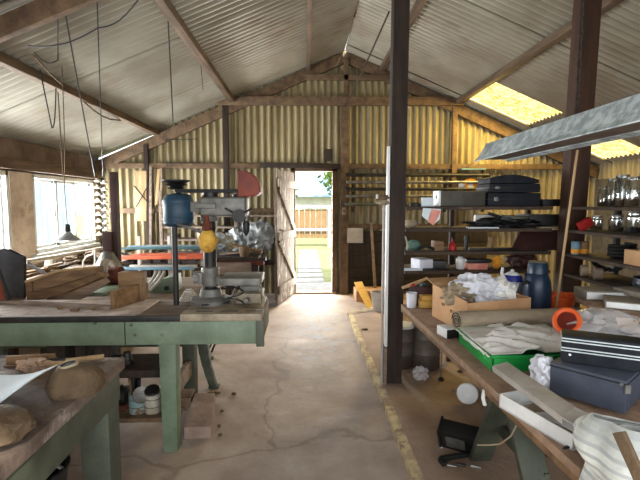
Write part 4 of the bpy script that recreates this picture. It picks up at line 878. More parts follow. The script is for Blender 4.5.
solo('hanging_tag', MB().prism(p0, (0, .004, 0)), M['pink'], 'small pinkish paper strip hanging over the white sheet', 'paper')
for k, (px, r, h, m, lb) in enumerate(((404, .03, .04, 'burlap', 'small brown tin on the top shelf beside the dark post'), (416, .05, .025, 'dark_steel', 'flat dark tin on the top shelf between post and white card'))):
    x = at(px, 0, 3.8).x; solo('tin', MB().lathe([(r, S1), (r, S1 + h), (r * .8, S1 + h + .008), (0, S1 + h + .008)], (x, 3.82, 0), n=16), M[m], lb, 'tin')
# second board
solo('tarpaulin', MB().blob((at(509, 0, 3.85).x, 3.85, S2 + .035), (.32, .13, .05), .55, 2.2, 21, flat=S2 + .002), M['black'], 'long crumpled black tarpaulin on the second shelf, below the black cases', 'tarpaulin')
solo('tarpaulin_fold', MB().tube([at(476, 222, 3.78), at(490, 223, 3.76), at(500, 217, 3.78), at(488, 213, 3.8)], [.02, .026, .022, .014], 10), M['black'], 'black strap looped up from the tarpaulin on the second shelf', 'strap')
box_on('folded_cloth', 514, 530, S2 + .075, .03, 'green_dark', 'dark green cloth folded on top of the black tarpaulin', 'cloth', bev=.012)
box_on('plastic_bag', 476, 507, S2, .11, 'cloth_grey', 'pale grey bag standing at the back of the second shelf', 'bag', y0=3.99, y1=4.05, bev=.02)
box_on('magazine', 540, 566, S2, .012, 'cloth_tan', 'pale magazine lying at the post end of the second shelf', 'magazine', y0=3.71, y1=3.95, bev=.002, rz=.05)
box_on('black_box', 530, 566, S2 + .016, .10, 'black', 'large black box on the pale magazine on the second shelf', 'box', y0=3.8, y1=4.05)
x = at(411, 0, 3.82).x
solo('pot', MB().lathe([(.03, S2), (.055, S2 + .02), (.058, S2 + .05), (.045, S2 + .065), (.04, S2 + .07), (.0, S2 + .07)], (x, 3.82, 0), n=20), M['cloth_tan'], 'round olive-tan pot on the second shelf beside the dark post', 'pot')
box_on('catalogue', 470, 500, S2, .01, 'paper', 'white catalogue lying at the front edge of the second shelf', 'catalogue', y0=3.7, y1=3.78, bev=.002)
# third board
solo('green_ball', MB().blob((at(414, 0, 3.8).x, 3.8, S3 + .048), (.06, .05, .048), .15, 2, 2, flat=S3), mat('ball_green', (.36, .48, .42), (.24, .34, .30), .7, scale=8), 'grey-green cloth bundle on the third shelf beside the post', 'bundle')
solo('wire_loop', MB().tube([at(404 + 3.5 * math.cos(q / 8 * math.pi), 250 - 14 * math.sin(q / 8 * math.pi), 3.76) for q in range(9)], .008, 8), M['white_steel'], 'white curved wire loop on the third shelf next to the post', 'loop')
box_on('small_box', 436, 445, S3, hz(241) - S3, 'wood_brown', 'small brown box on the third shelf', 'box', y1=3.86)
x = at(453, 0, 3.78).x
t = thing('oil_can', 'small red oil can with a pointed spout on the third shelf', 'can', (x, 3.78, S3))
part('body', MB().lathe([(.03, S3), (.036, S3 + .006), (.036, S3 + .04), (.012, S3 + .07), (.008, S3 + .075)], (x, 3.78, 0), n=18), M['red_paint'], t)
part('spout', MB().tube([(x, 3.78, S3 + .07), (x - .004, 3.78, S3 + .11)], [.008, .003], 8), M['red_paint'], t)
for k, (px, h, m, lb) in enumerate(((467, .12, 'dark_steel', 'dark upright punch on the third shelf by the red oil can'), (492, .11, 'wood_brown', 'brown wooden mallet head standing on the third shelf'))):
    x = at(px, 0, 3.9).x; solo('upright_tool', MB().lathe([(.016, S3), (.016, S3 + h * .6), (.022, S3 + h * .62), (.022, S3 + h)], (x, 3.9, 0), n=12), M[m], lb, 'tool')
solo('long_rasp', MB().bar((at(470, 0, 3.75).x, 3.75, S3 + .012), (at(518, 0, 3.78).x, 3.78, S3 + .012), .03, .022), M['dark_steel'], 'long dark rasp lying along the front of the third shelf', 'rasp', bev=.004)
solo('bent_pipe', MB().tube([at(418, 249, 3.75), at(426, 246, 3.76), at(434, 249, 3.76)], .014, 10), M['black'], 'short bent black pipe lying on the third shelf by the bundle', 'pipe')
solo('dark_board', MB().prism([at(511, 250.5, 3.80), at(521, 230, 3.95), at(562, 230, 3.95), at(562, 250.5, 3.80)], (0, .02, 0)), M['maroon'], 'dark maroon panel leaning at the post end of the third shelf', 'board', bev=.003)
# fourth board
box_on('white_box', 418, 433, S4, .09, 'cloth_white', 'pale grey box tilted on the bottom shelf near the post', 'box', y1=3.9, rz=.25)
box_on('black_box', 434, 449, S4, .075, 'black', 'black box leaning beside the pale grey box on the bottom shelf', 'box', y0=3.76, y1=3.9, rz=-.2)
for k, (a, b, m, lb) in enumerate(((402, 424, 'paper', 'white papers lying at the front of the bottom shelf near the post'), (425, 442, 'dark_steel', 'dark folder lying at the front of the bottom shelf'))):
    box_on('papers', a, b, S4, .016, m, lb, 'papers', y0=3.7, y1=3.76, bev=.003, rz=.1)
x = at(461.5, 0, 3.8).x
t = thing('spray_bottle', 'white bottle with a black collar on the bottom shelf', 'bottle', (x, 3.8, S4))
part('body', MB().lathe([(.033, S4), (.036, S4 + .005), (.036, S4 + .085), (.02, S4 + .105), (.014, S4 + .11)], (x, 3.8, 0), n=18), M['white_plastic'], t)
part('cap', MB().lathe([(.018, S4 + .11), (.018, S4 + .135), (0, S4 + .14)], (x, 3.8, 0), n=14), M['black'], t)
box_on('pink_box', 470, 490, S4, .055, 'pink', 'small pink and white carton on the bottom shelf', 'carton', y1=3.86)
box_on('black_box', 470, 494, S4 + .057, .03, 'black', 'thin black box on top of the pink carton', 'box', y1=3.9)
solo('yellow_packet', MB().blob((at(498, 0, 3.8).x, 3.8, S4 + .055), (.04, .03, .055), .3, 3, 17, flat=S4), M['amber'], 'crumpled yellow packet on the bottom shelf', 'packet')
solo('dark_sack', MB().blob((at(524, 0, 3.9).x, 3.9, S4 + .06), (.13, .10, .085), .25, 2, 19, flat=S4), M['maroon'], 'dark maroon cloth sack at the post end of the bottom shelf', 'sack')
# side shelving content
def jar(px, y, z, h, r, label, lid=True):
    p = at(px, 0, y); x = p.x
    t = thing('glass_jar', label, 'jar', (x, y, z))
    part('glass', MB().lathe([(0, z + .001), (r * .9, z + .001), (r, z + .012), (r, z + h * .8), (r * .75, z + h * .92), (r * .75, z + h)], (x, y, 0), n=20), M['jar_glass'], t)
    part('lid', MB().lathe([(r * .8, z + h), (r * .8, z + h + .014), (0, z + h + .016)], (x, y, 0), n=18), M['steel'], t)
    part('content', MB().lathe([(0, z + .006), (r * .85, z + .006), (r * .9, z + h * .3), (0, z + h * .33)], (x, y, 0), n=14), M['burlap' if px % 2 else 'dark_steel'], t)
for px, y, h, r, lb in ((603, 3.45, .14, .045, 'short glass jar on the upper side shelf, beside the red-brown post'), (612, 3.30, .20, .05, 'tall glass jar on the upper side shelf, second from the post'), (621, 3.2, .22, .05, 'tallest glass jar on the upper side shelf, third from the post'), (631, 3.1, .20, .05, 'glass jar on the upper side shelf, at the picture edge')):
    jar(px, y, S1, h, r, lb)
for px, y, h, r, lb in ((597, 3.46, .10, .045, 'small glass jar on the second side shelf near the red carton'), (617, 3.3, .11, .055, 'squat glass jar in the middle of the second side shelf'), (634, 3.1, .14, .05, 'glass jar on the second side shelf at the picture edge')):
    jar(px, y, S2, h, r, lb)
p = at(579, 223, 3.42)
solo('red_carton', MB().obox((2.19, 3.40, S2 + .05), (.11, .04, .07), (0, -.5, .1)), M['red_paint'], 'small red carton tilted on the second side shelf in front of the red-brown post', 'carton', bev=.003)
for px, m, lb in ((572.5, 'blue_steel', 'blue and orange spray can on the third side shelf'), (581, 'wood_brown', 'brown tin can beside the blue spray can on the third side shelf')):
    x = 2.16 if px < 575 else 2.23; y = 3.46
    t = thing('small_can', lb, 'can', (x, y, S3))
    part('body', MB().lathe([(.030, S3), (.032, S3 + .004), (.032, S3 + .10), (.029, S3 + .105), (0, S3 + .106)], (x, y, 0), n=18), M[m], t)
    part('band', MB().lathe([(.0325, S3 + .01), (.0325, S3 + .045)], (x, y, 0), n=18), M['amber'], t)
cc = [(2.35 + .08 * math.cos(a * .6), 3.2 + .09 * math.sin(a * .6), S3 + .012 + .0022 * a) for a in range(44)]
solo('cable_coil', MB().tube(cc, .012, 7), M['rubber'], 'heap of black cable coiled on the third side shelf', 'cable')
solo('cardboard_carton', MB().box(2.16, 2.42, 2.62, 2.92, S3, S3 + .10), M['cardboard'], 'plain brown carton on the third side shelf at the picture edge', 'carton', bev=.004)
for k, (y, m, lb) in enumerate(((3.38, 'cloth_tan', 'roll of pale tape on the bottom side shelf'), (3.22, 'wood_grey', 'roll of grey tape on the bottom side shelf, behind the pale roll'))):
    solo('tape_roll', MB().lathe([(.02, 0), (.045, 0), (.045, .05), (.02, .05), (.02, 0)], (2.16, y, S4 + .046), (1, -.4, 0), 20), M[m], lb, 'tape')
cc = [(2.3 + .11 * math.cos(a * .5), 2.75 + .2 * math.sin(a * .5), S4 + .014 + .0012 * a) for a in range(50)]
solo('blue_hose', MB().tube(cc, .014, 7), M['navy'], 'dark blue hose coiled on the bottom side shelf at the picture edge', 'hose')
cc = [(2.28 + .10 * math.cos(a * .5 + 1), 3.25 + .1 * math.sin(a * .5 + 1), S4 + .05 + .10 * abs(math.sin(a * .26))) for a in range(26)]
solo('black_hose', MB().tube(cc, .011, 7), M['rubber'], 'black hose arched in loops on the bottom side shelf', 'hose')
# ---- things on the bench
mg = atz(410.5, 306.5, BZ)
solo('plastic_cup', MB().lathe([(0, BZ + .002), (.034, BZ + .002), (.042, BZ + .115), (.039, BZ + .115), (.032, BZ + .008), (0, BZ + .008)], (mg.x + .0, mg.y - .03, 0), n=22), M['cloth_white'], 'white plastic cup at the far corner of the plank bench', 'cup')
a, b = atz(418, 306, BZ), atz(436, 307, BZ)
solo('yellow_block', MB().obox(((a.x + b.x) / 2, a.y - .03, BZ + .028), (.13, .08, .055), (0, 0, -.1)), M['yellow_wood'], 'yellow painted wood block behind the white cup, underneath another', 'block', 'yellow blocks on the bench', bev=.004)
solo('yellow_block', MB().obox(((a.x + b.x) / 2 + .005, a.y - .03, BZ + .075), (.12, .075, .036), (0, 0, .05)), M['yellow_wood'], 'thinner yellow wood block lying on top of the yellow block by the cup', 'block', 'yellow blocks on the bench', bev=.004)
solo('wooden_rod', MB().tube([at(402, 288, 3.44), at(414, 284, 3.42), at(428, 278, 3.40)], [.012, .016, .012], 8), M['wood_pale'], 'pale wooden handle pointing up behind the white cup', 'handle')
box_on('tool_box', 412, 436, BZ, .15, 'maroon', 'dark reddish toolbox behind the yellow blocks on the plank bench', 'box', y0=3.385, y1=3.445)
for k, (px, m, lb) in enumerate(((417, 'red_paint', 'red-handled tool lying on the dark toolbox'), (426, 'blue_steel', 'grey-blue tool lying on the dark toolbox'))):
    x = at(px, 0, 3.35).x; solo('hand_tool', MB().tube([(x - .02, 3.385, BZ + .162), (x, 3.41, BZ + .166), (x + .03, 3.44, BZ + .162)], [.012, .010, .007], 8), M[m], lb, 'tool')
# cardboard box
A, B = atz(432, 316, BZ), atz(466, 334, BZ); D = Vector((.455, .11, 0)); hb = .20
t = thing('cardboard_box', 'open cardboard box filled with white bags on the plank bench', 'box', (A.x + .3, A.y - .1, BZ))
def wallp(p, q, h0, h1, th, nm='side'):
    n = (q - p).cross(Vector((0, 0, 1))).normalized() * th
    part(nm, MB().prism([p, q, q + Vector((0, 0, h1)), p + Vector((0, 0, h0))], -n), M['cardboard'], t, bev=.001)
wallp(A, B, hb + .03, hb, .006); wallp(B, B + D, hb - .01, hb, .006); wallp(B + D, A + D, hb, hb, .006); wallp(A + D, A, hb, hb + .03, .006)
part('bottom', MB().prism([A, B, B + D, A + D], (0, 0, .006)), M['cardboard'], t)
fl = (A - B).cross(Vector((0, 0, 1))).normalized()
part('flap', MB().prism([A + Vector((0, 0, hb + .03)), A + D * .9 + Vector((0, 0, hb)), A + D * .9 + Vector((-.02, .10, hb + .05)), A + Vector((-.02, .10, hb + .05))], (0, 0, .005)), M['cardboard'], t)
for k, (f, zz) in enumerate(((.30, .12), (.55, .10))):            # scribbled marks on the side
    p = A.lerp(B, f) + Vector((0, 0, zz)); d = (B - A).normalized()
    part('pen_mark', MB().tube([p + d * (.008 * i) + Vector((-.001, -.001, .012 * math.sin(i * 2.4))) for i in range(7)], .0016, 5), M['timber_dark'], t)
mid = (A + B) / 2 + D / 2
solo('white_bag', MB().blob((mid.x - .02, mid.y + .0, BZ + .21), (.16, .14, .105), .5, 1.7, 31, ridge=True, sub=5), M['cloth_white'], 'crumpled white bag heaped in the cardboard box', 'bag')
solo('tan_cloth', MB().blob((mid.x - .15, mid.y - .02, BZ + .19), (.10, .12, .075), .5, 1.5, 35, ridge=True), M['cloth_tan'], 'tan cloth stuffed beside the white bag in the cardboard box', 'cloth')
solo('grey_bag', MB().blob((mid.x + .13, mid.y - .02, BZ + .20), (.085, .11, .095), .5, 1.4, 38, ridge=True), M['cloth_grey'], 'pale grey bag at the flask end of the cardboard box', 'bag')
q = atz(446, 337, BZ)
t = thing('carton', 'small white carton with dark front standing in front of the cardboard box', 'carton', (q.x, q.y, BZ))
part('body', MB().obox((q.x + .02, q.y + .03, BZ + .028), (.085, .11, .055), (0, 0, .25)), M['white_plastic'], t, bev=.003)
part('front_panel', MB().obox((q.x + .034, q.y - .027, BZ + .027), (.083, .003, .05), (0, 0, .25)), M['dark_steel'], t)
# green tray with dust sheet
t = thing('plastic_tray', 'bright green plastic tray under a dirty dust sheet on the plank bench', 'tray', (1.15, 2.25, BZ))
x0, x1, y0, y1, h = .885, 1.42, 2.02, 2.48, .075
tr = MB().box(x0, x1, y0, y1, BZ, BZ + .008)
part('bottom', tr, M['green_plastic'], t, bev=.003)
for q in ((x0, x0 + .01, y0, y1), (x1 - .01, x1, y0, y1), (x0, x1, y0, y0 + .01), (x0, x1, y1 - .01, y1)): part('side', MB().box(q[0], q[1], q[2], q[3], BZ + .004, BZ + h), M['green_plastic'], t, bev=.003)
part('rim', MB().tube([(x0 - .004, y0 - .004, BZ + h), (x1, y0 - .004, BZ + h), (x1, y1, BZ + h), (x0 - .004, y1, BZ + h)], .008, 8, closed=True), M['green_plastic'], t)
def cl(u, v):
    x = x0 - .016 + (x1 - x0 + .02) * u; y = y0 + .012 + .05 * u + (y1 - y0 + .0) * v
    r = .5 - abs(noise.fractal(Vector((u * 2.4 + 5, v * 3.0 + u * 2, 3)), .9, 2.1, 2)) * 1.7
    z = BZ + h - .008 + .075 * r * math.sin(math.pi * min(1, max(.02, u))) ** .5 + .03 * (.5 - abs(v - .35))
    if u < .08: z -= (.08 - u) * .3 * (1 if .1 < v < .75 else .2)
    return (x, y, max(z + .006, BZ + h + .007 - (.02 if u < .02 else 0)))
solo('dust_sheet', MB().grid(cl, 70, 60, .004), M['cloth_grey'], 'crumpled dirty white dust sheet lying in the green tray', 'cloth', smooth=80)
r0, r1 = at(457, 320.5, 2.55), at(580, 316, 2.76)
t = thing('rolled_mat', 'long tan roll of matting lying behind the dust sheet', 'roll', ((r0.x + r1.x) / 2, 2.7, BZ))
part('roll', MB().cyl(r0, r1, .055, 24), M['mat_tan'], t)
ax_ = (r0 - r1).normalized(); s1 = ax_.cross(Vector((0, 0, 1))).normalized()
part('spiral', MB().tube([r0 + ax_ * .004 + (s1 * math.cos(a * .35) + Vector((0, 0, 1)) * math.sin(a * .35)) * (.048 - .0009 * a) for a in range(48)], .0035, 6), M['timber_dark'], t, label='dark spiral line on the end')
part('end_disc', MB().cyl(r0 + ax_ * .001, r0 + ax_ * .003, .053, 24), M['cloth_tan'], t)
solo('support_block', MB().box(r0.x + .05, r0.x + .55, 2.52, 2.64, BZ, r0.z - .056), M['wood_brown'], 'brown plank propping up the rolled mat behind the green tray', 'plank', bev=.004)
# flask
c = atz(536, 312, BZ); cx_, cy_ = c.x, c.y
t = thing('water_flask', 'large dark blue insulated flask with a side handle on the plank bench', 'flask', (cx_, cy_, BZ))
part('body', MB().lathe([(.085, BZ), (.098, BZ + .01), (.098, BZ + .17), (.090, BZ + .23), (.076, BZ + .27), (.068, BZ + .285)], (cx_, cy_, 0), n=32), M['navy'], t)
part('lid', MB().lathe([(.068, BZ + .285), (.072, BZ + .29), (.066, BZ + .365), (.062, BZ + .37), (.0, BZ + .372)], (cx_, cy_, 0), n=32), M['navy'], t)
part('lid_ring', MB().lathe([(.060, BZ + .371), (.064, BZ + .374), (.055, BZ + .377), (0, BZ + .376)], (cx_, cy_, 0), n=28), M['cloth_tan'], t)
part('handle', MB().tube([(cx_ - .085, cy_ - .03, BZ + .23), (cx_ - .14, cy_ - .04, BZ + .22), (cx_ - .165, cy_ - .04, BZ + .14), (cx_ - .15, cy_ - .04, BZ + .05), (cx_ - .095, cy_ - .03, BZ + .04)], .013, 10), M['black'], t)
c = at(512, 284, 3.3); KZ = BZ + .115
solo('wooden_box', MB().box(c.x - .10, c.x + .09, 3.21, 3.39, BZ, KZ), M['timber_dark'], 'dark wooden box carrying the enamel kettle on the plank bench', 'box', bev=.004)
t = thing('enamel_kettle', 'blue and white enamel kettle between the white bags and the dark flask', 'kettle', (c.x, 3.3, KZ))
part('body', MB().lathe([(.06, KZ), (.075, KZ + .02), (.08, KZ + .09), (.06, KZ + .14), (.03, KZ + .16), (0, KZ + .165)], (c.x, 3.3, 0), n=24), M['white_plastic'], t)
part('band', MB().lathe([(.0805, KZ + .085), (.0715, KZ + .125), (.062, KZ + .142)], (c.x, 3.3, 0), n=24), mat('enamel_blue', (.14, .18, .48), (.09, .12, .36), .3, scale=5), t)
part('spout', MB().tube([(c.x - .06, 3.29, KZ + .10), (c.x - .09, 3.28, KZ + .16), (c.x - .085, 3.28, KZ + .20)], [.016, .012, .010], 8), M['white_plastic'], t)
part('knob', MB().lathe([(.008, KZ + .16), (.016, KZ + .175), (0, KZ + .185)], (c.x, 3.3, 0), n=12), M['white_plastic'], t)
c = atz(571, 303, BZ); 
t = thing('orange_tub', 'orange plastic tub beside the dark blue flask, at the foot of the side shelving', 'tub', (1.88, 3.22, BZ))
part('body', MB().lathe([(.0, .01), (.09, .01), (.12, .12), (.128, .125), (.115, .12), (.085, .02), (0, .02)], (1.90, 3.22, BZ - .008), n=28), M['orange_plastic'], t)
part('handle', MB().tube([(1.80, 3.15, BZ + .11), (1.84, 3.10, BZ + .15), (1.93, 3.10, BZ + .15), (1.98, 3.15, BZ + .11)], .007, 8), M['orange_plastic'], t)
x = at(549, 0, 3.3).x
t = thing('purple_bottle', 'purple bottle beside the dark blue flask', 'bottle', (x, 3.38, BZ))
part('body', MB().lathe([(.03, BZ), (.034, BZ + .01), (.034, BZ + .11), (.016, BZ + .14), (.014, BZ + .15)], (x, 3.38, 0), n=18), M['purple'], t)
part('cap', MB().lathe([(.017, BZ + .15), (.017, BZ + .175), (0, BZ + .177)], (x, 3.38, 0), n=14), M['green_plastic'], t)
# raised board with ledgers
t = thing('raised_board', 'dusty raised board on legs over the bench, carrying thick grey books', 'shelf', (1.9, 2.5, BZ))
part('board', MB().prism([(1.72, 2.74, .925), (1.68, 2.50, .925), (1.77, 2.28, .925), (2.10, 2.05, .925), (2.10, 2.95, .925), (1.85, 2.95, .925)], (0, 0, .022)), M['chip_board'], t, bev=.005)
for p in ((1.76, 2.62), (1.96, 2.28), (1.98, 2.85)): part('leg', MB().box(p[0] - .02, p[0] + .02, p[1] - .02, p[1] + .02, BZ, .925), M['timber_dark'], t)
def book(c, size, rz, lb, rx=0):
    t = thing('thick_book', lb, 'book', (c[0], c[1], c[2]), 'grey books on the raised board')
    part('cover', MB().obox((c[0], c[1], c[2] + size[2] / 2), size, (rx, 0, rz)), M['grey_book'], t, bev=.004)
    d = Vector((math.cos(rz), math.sin(rz), 0)) ; nn = Vector((-d.y, d.x, 0))
    q = Vector((c[0], c[1], c[2] + size[2] / 2)) - nn * (size[1] / 2 + .001)
    part('page_edge', MB().obox(q, (size[0] * .96, .004, size[2] * .7), (rx, 0, rz)), M['white_plastic'], t, label='pale page edge')
book((1.90, 2.46, .948), (.30, .20, .045), -.55, 'wide thick grey book lying at the front of the raised board')
book((1.88, 2.72, .948), (.26, .17, .06), -.15, 'thick grey book with rounded cover behind the wide book, by the orange tub')
book((2.02, 2.24, .948), (.18, .16, .03), -.6, 'thin grey book at the picture edge of the raised board')
book((2.03, 2.60, .994), (.16, .22, .03), .1, 'pale grey book resting high at the back of the raised board, by the wall end')
# clear plastic bag with the orange hoop
c = at(597, 330, 2.25)
t = thing('clear_bag', 'clear plastic bag with an orange-rimmed opening behind the striped case', 'bag', (1.42, 2.25, BZ))
g0 = at(567, 321, 2.24)
part('film', MB().blob((c.x + .03, 2.27, .86), (.22, .13, .115), .35, 1.8, 44, flat=BZ + .001, ridge=True), M['clear_film'], t)
ra = Vector((-.45, -.62, .64)).normalized(); rb_ = ra.cross(Vector((0, 0, 1))).normalized(); rc = ra.cross(rb_)
part('rim', MB().tube([g0 + rb_ * (.058 * math.cos(q / 28 * 6.2832)) + rc * (.066 * math.sin(q / 28 * 6.2832)) for q in range(28)], .012, 10, closed=True), M['orange_plastic'], t, label='orange rim')
part('inner', MB().lathe([(.052, -.0), (.046, .05), (0, .06)], g0, (.45, .62, -.64), 24), M['orange_shaded'], t)
solo('blue_packet', MB().blob((at(628, 318, 2.3).x, 2.35, .80), (.09, .07, .06), .3, 3, 47, flat=BZ + .001), M['navy'], 'blue crumpled packet under the raised board', 'packet')
solo('brown_carton', MB().obox((1.80, 2.12, BZ + .055), (.20, .14, .11), (0, 0, .4)), M['cardboard'], 'torn brown carton beside the clear plastic bag', 'carton', bev=.004)
# black box and striped case
def rotbox(A, B, depth, z0, h, name, m, par=None, grow=0, bev=.008, label=None):
    d = (B - A); d.z = 0; n = Vector((-d.y, d.x, 0)).normalized() * depth
    A = Vector((A.x, A.y, z0)); B = Vector((B.x, B.y, z0)); u = d.normalized() * grow; nn = n.normalized() * grow
    return MB().prism([A - u - nn, B + u - nn, B + n + u + nn, A + n - u + nn], (0, 0, h))
z0 = BZ + .018
A, B = atz(549, 392, z0), atz(625, 415, z0)
t = thing('black_box', 'wide dusty blue-black box on the plank bench under the striped case', 'box', ((A.x + B.x) / 2 + .1, (A.y + B.y) / 2, z0))
hb = .128
part('body', rotbox(A, B, .34, z0, hb, '', ''), M['case_blue'], t, bev=.006)
part('lid_line', rotbox(A, B, .34, z0 + hb - .016, .004, '', '', grow=.002), M['black'], t)
nrm = (B - A).normalized()
part('hinge', MB().bar(B + Vector((0, 0, hb * .65)) + nrm * .004, B + Vector((0, 0, hb * .9)) + nrm * .004, .02, .006, (0, 1, 0)), M['steel'], t)
part('stud', MB().cyl(B + Vector((-.02, -.0, hb - .008)), B + Vector((-.024, -.006, hb - .008)), .006, 8), M['steel'], t)
for f in (.15, .85):
    p = A.lerp(B, f) + Vector((.06, .12, -.018)); solo('packing_strip', MB().box(p.x - .03, p.x + .03, p.y - .03, p.y + .03, BZ, z0), M['wood_brown'], 'small wood strip under the %s end of the blue-black box' % ('flask' if f < .5 else 'woven sack'), 'strip')
zc = z0 + hb + .001
A2, B2 = atz(561, 362, zc), atz(646, 374, zc); hc = .115
t = thing('striped_case', 'black case with two pairs of silver stripes, on top of the blue-black box', 'case', ((A2.x + B2.x) / 2, (A2.y + B2.y) / 2 + .1, zc))
part('body', rotbox(A2, B2, .11, zc, hc, '', ''), M['case_black'], t, bev=.010)
for f in (.44, .54, .78, .88): part('silver_stripe', rotbox(A2, B2, .11, zc + hc * f - .002, .0045, '', '', grow=.002), M['trim_silver'], t, label='silver stripe')
part('screw', MB().cyl(A2 + (B2 - A2) * .1 + Vector((0, 0, hc * .32)), A2 + (B2 - A2) * .1 + Vector((-.001, -.006, hc * .32)), .005, 8), M['trim_silver'], t)
q = at(545, 362, 2.05)
solo('white_bag', MB().blob((A.x + .01, A.y + .06, BZ + .075), (.05, .06, .07), .4, 2.4, 51, flat=BZ + .001), M['cloth_white'], 'white plastic bag crumpled behind the corner of the blue-black box', 'bag')
# long white carton and cover strip
a, b = atz(499, 407, BZ), atz(572, 451, BZ)
t = thing('lamp_carton', 'long white carton lying along the edge of the plank bench', 'carton', ((a.x + b.x) / 2, (a.y + b.y) / 2, BZ))
d = (b - a).normalized(); n = Vector((-d.y, d.x, 0))
if n.x < 0: n = -n
hw = .055
part('side', MB().prism([a, b, b + n * .006, a + n * .006], (0, 0, hw)), M['white_plastic'], t)
part('bottom', MB().prism([a, b, b + n * .15, a + n * .15], (0, 0, .006)), M['white_plastic'], t)
part('back_side', MB().prism([a + n * .144, b + n * .144, b + n * .15, a + n * .15], (0, 0, hw * .9)), M['white_plastic'], t)
part('end', MB().prism([a, a + n * .15, a + n * .15 + d * .006, a + d * .006], (0, 0, hw)), M['white_plastic'], t)
for k in range(3):
    p = a + d * (.06 + .05 * k) + n * .07 + Vector((0, 0, .012 + .013 * k)); q = p + d * .32
    solo('tissue_sheet', MB().grid(lambda u, v, p=p, q=q, k=k: p.lerp(q, u) + n * (.06 * (v - .5) * 1.6) + Vector((0, 0, .012 * math.sin(u * 9 + k * 2) * (v + .3) + .012)), 24, 5, .002), M[('pale_board', 'cloth_tan', 'cloth_white')[k]],
         ['grey crinkled packing sheet lowest in the white carton', 'tan crinkled packing sheet in the middle of the white carton', 'white crinkled packing sheet on top in the white carton'][k], 'sheet', 'packing sheets in the white carton')
s = [atz(492, 367, .835), atz(507, 363, .845), atz(576, 409, .865), atz(561, 418, .855)]
t = thing('cover_strip', 'long pale grey flat cover strip lying slanted over the white carton', 'strip', (s[0].x, s[0].y, .83))
part('strip', MB().prism(s, (0, 0, .006)), M['pale_board'], t, bev=.001)
e = [s[3], s[2], s[2] + Vector((.085, -.06, -.03)), s[3] + Vector((.11, -.10, -.05))]
part('bent_end', MB().prism(e, (0, 0, .005)), M['pale_board'], t)
part('lip', MB().prism([s[0], s[3], s[3] + Vector((.004, 0, -.02)), s[0] + Vector((.004, 0, -.02))], (.003, 0, 0)), M['pale_board'], t)
0 and solo('dark_offcut', MB().box(.98, 1.14, 1.58, 1.86, BZ, BZ + .07), M['timber_dark'], 'dark timber offcut between the white carton and the blue-black box', 'offcut', bev=.004)
# woven sack with a bar
c = at(636, 462, 1.10)
t = thing('woven_sack', 'white ribbed woven sack standing on the floor against the end of the plank bench', 'sack', (c.x, 1.1, .05))
sk = MB(); cx0, cy0 = c.x + .015, 1.10
def skf(u, v):
    a = 2 * math.pi * u; z = .05 + .86 * v
    r = .145 * (1.0 - .25 * max(0, v - .78) / .22) * min(1, .75 + v * 2)
    r *= 1 + .10 * noise.noise(Vector((math.cos(a) * 1.5, math.sin(a) * 1.5, v * 4))) + .035 * math.sin(a * 5 + v * 16)
    return (cx0 + r * math.cos(a), cy0 + r * math.sin(a), z + .025 * noise.noise(Vector((math.cos(a) * 2, math.sin(a) * 2, 5))) * v)
sk.grid(skf, 72, 60, .004); part('body', sk, M['woven'], t, smooth=80)
def fm(u, v):
    a = 2 * math.pi * u; r0_ = .105 + .04 * math.sin(v * math.pi * .9) ; r0_ *= 1 + .14 * noise.noise(Vector((math.cos(a) * 2, math.sin(a) * 2, 1)))
    return (cx0 - .01 + r0_ * math.cos(a), cy0 + r0_ * math.sin(a), .895 + .035 * math.cos(a + 2.4) + .06 * (1 - v) - .13 * v * (.6 + .4 * math.sin(a * 2)))
part('folded_mouth', MB().grid(fm, 60, 14, .005), M['woven'], t, smooth=80)
part('stuffing', MB().blob((cx0, cy0, .86), (.10, .10, .06), .4, 2.4, 63, ridge=True), M['cloth_tan'], t)
solo('flat_bar', MB().bar(at(619, 432, .93), at(650, 500, .86), .012, .028), M['burlap'], 'grey-brown flat bar leaning over the woven sack', 'bar', bev=.002)
pp = at(569, 452, 1.36)
t = thing('hose_pipe', 'dark pipe end with a clamp beneath the white carton at the bench end', 'pipe', (pp.x, 1.3, .70))
part('pipe', MB().tube([at(569, 455, 1.36), at(578, 464, 1.30), at(585, 478, 1.24)], .012, 10), M['wood_grey'], t)
part('clamp', MB().tube([at(568, 452, 1.36) + Vector((.018 * math.cos(q / 10 * 6.28), 0, .018 * math.sin(q / 10 * 6.28))) for q in range(10)], .005, 6, closed=True), M['black'], t)
part('elbow', MB().tube([at(566, 450, 1.37), at(572, 447, 1.38), at(578, 449, 1.38)], .013, 10), M['black'], t)
# cables by the trestle
solo('white_cable', MB().tube([at(496, 386, 1.95), at(490, 388, 1.93), at(484, 391, 1.92), at(483, 398, 1.92), at(485, 405, 1.92)], .009, 8), M['white_plastic'], 'thick white cable hanging in a hook over the bench edge', 'cable')
solo('looped_cable', MB().tube([at(477, 445, 1.9), at(490, 445, 1.88), at(500, 444, 1.85), at(511, 436, 1.80), at(517, 424, 1.78), at(519, 417, 1.78)], .0035, 6), M['cloth_tan'], 'thin pale cord looped around the trestle legs', 'cord')
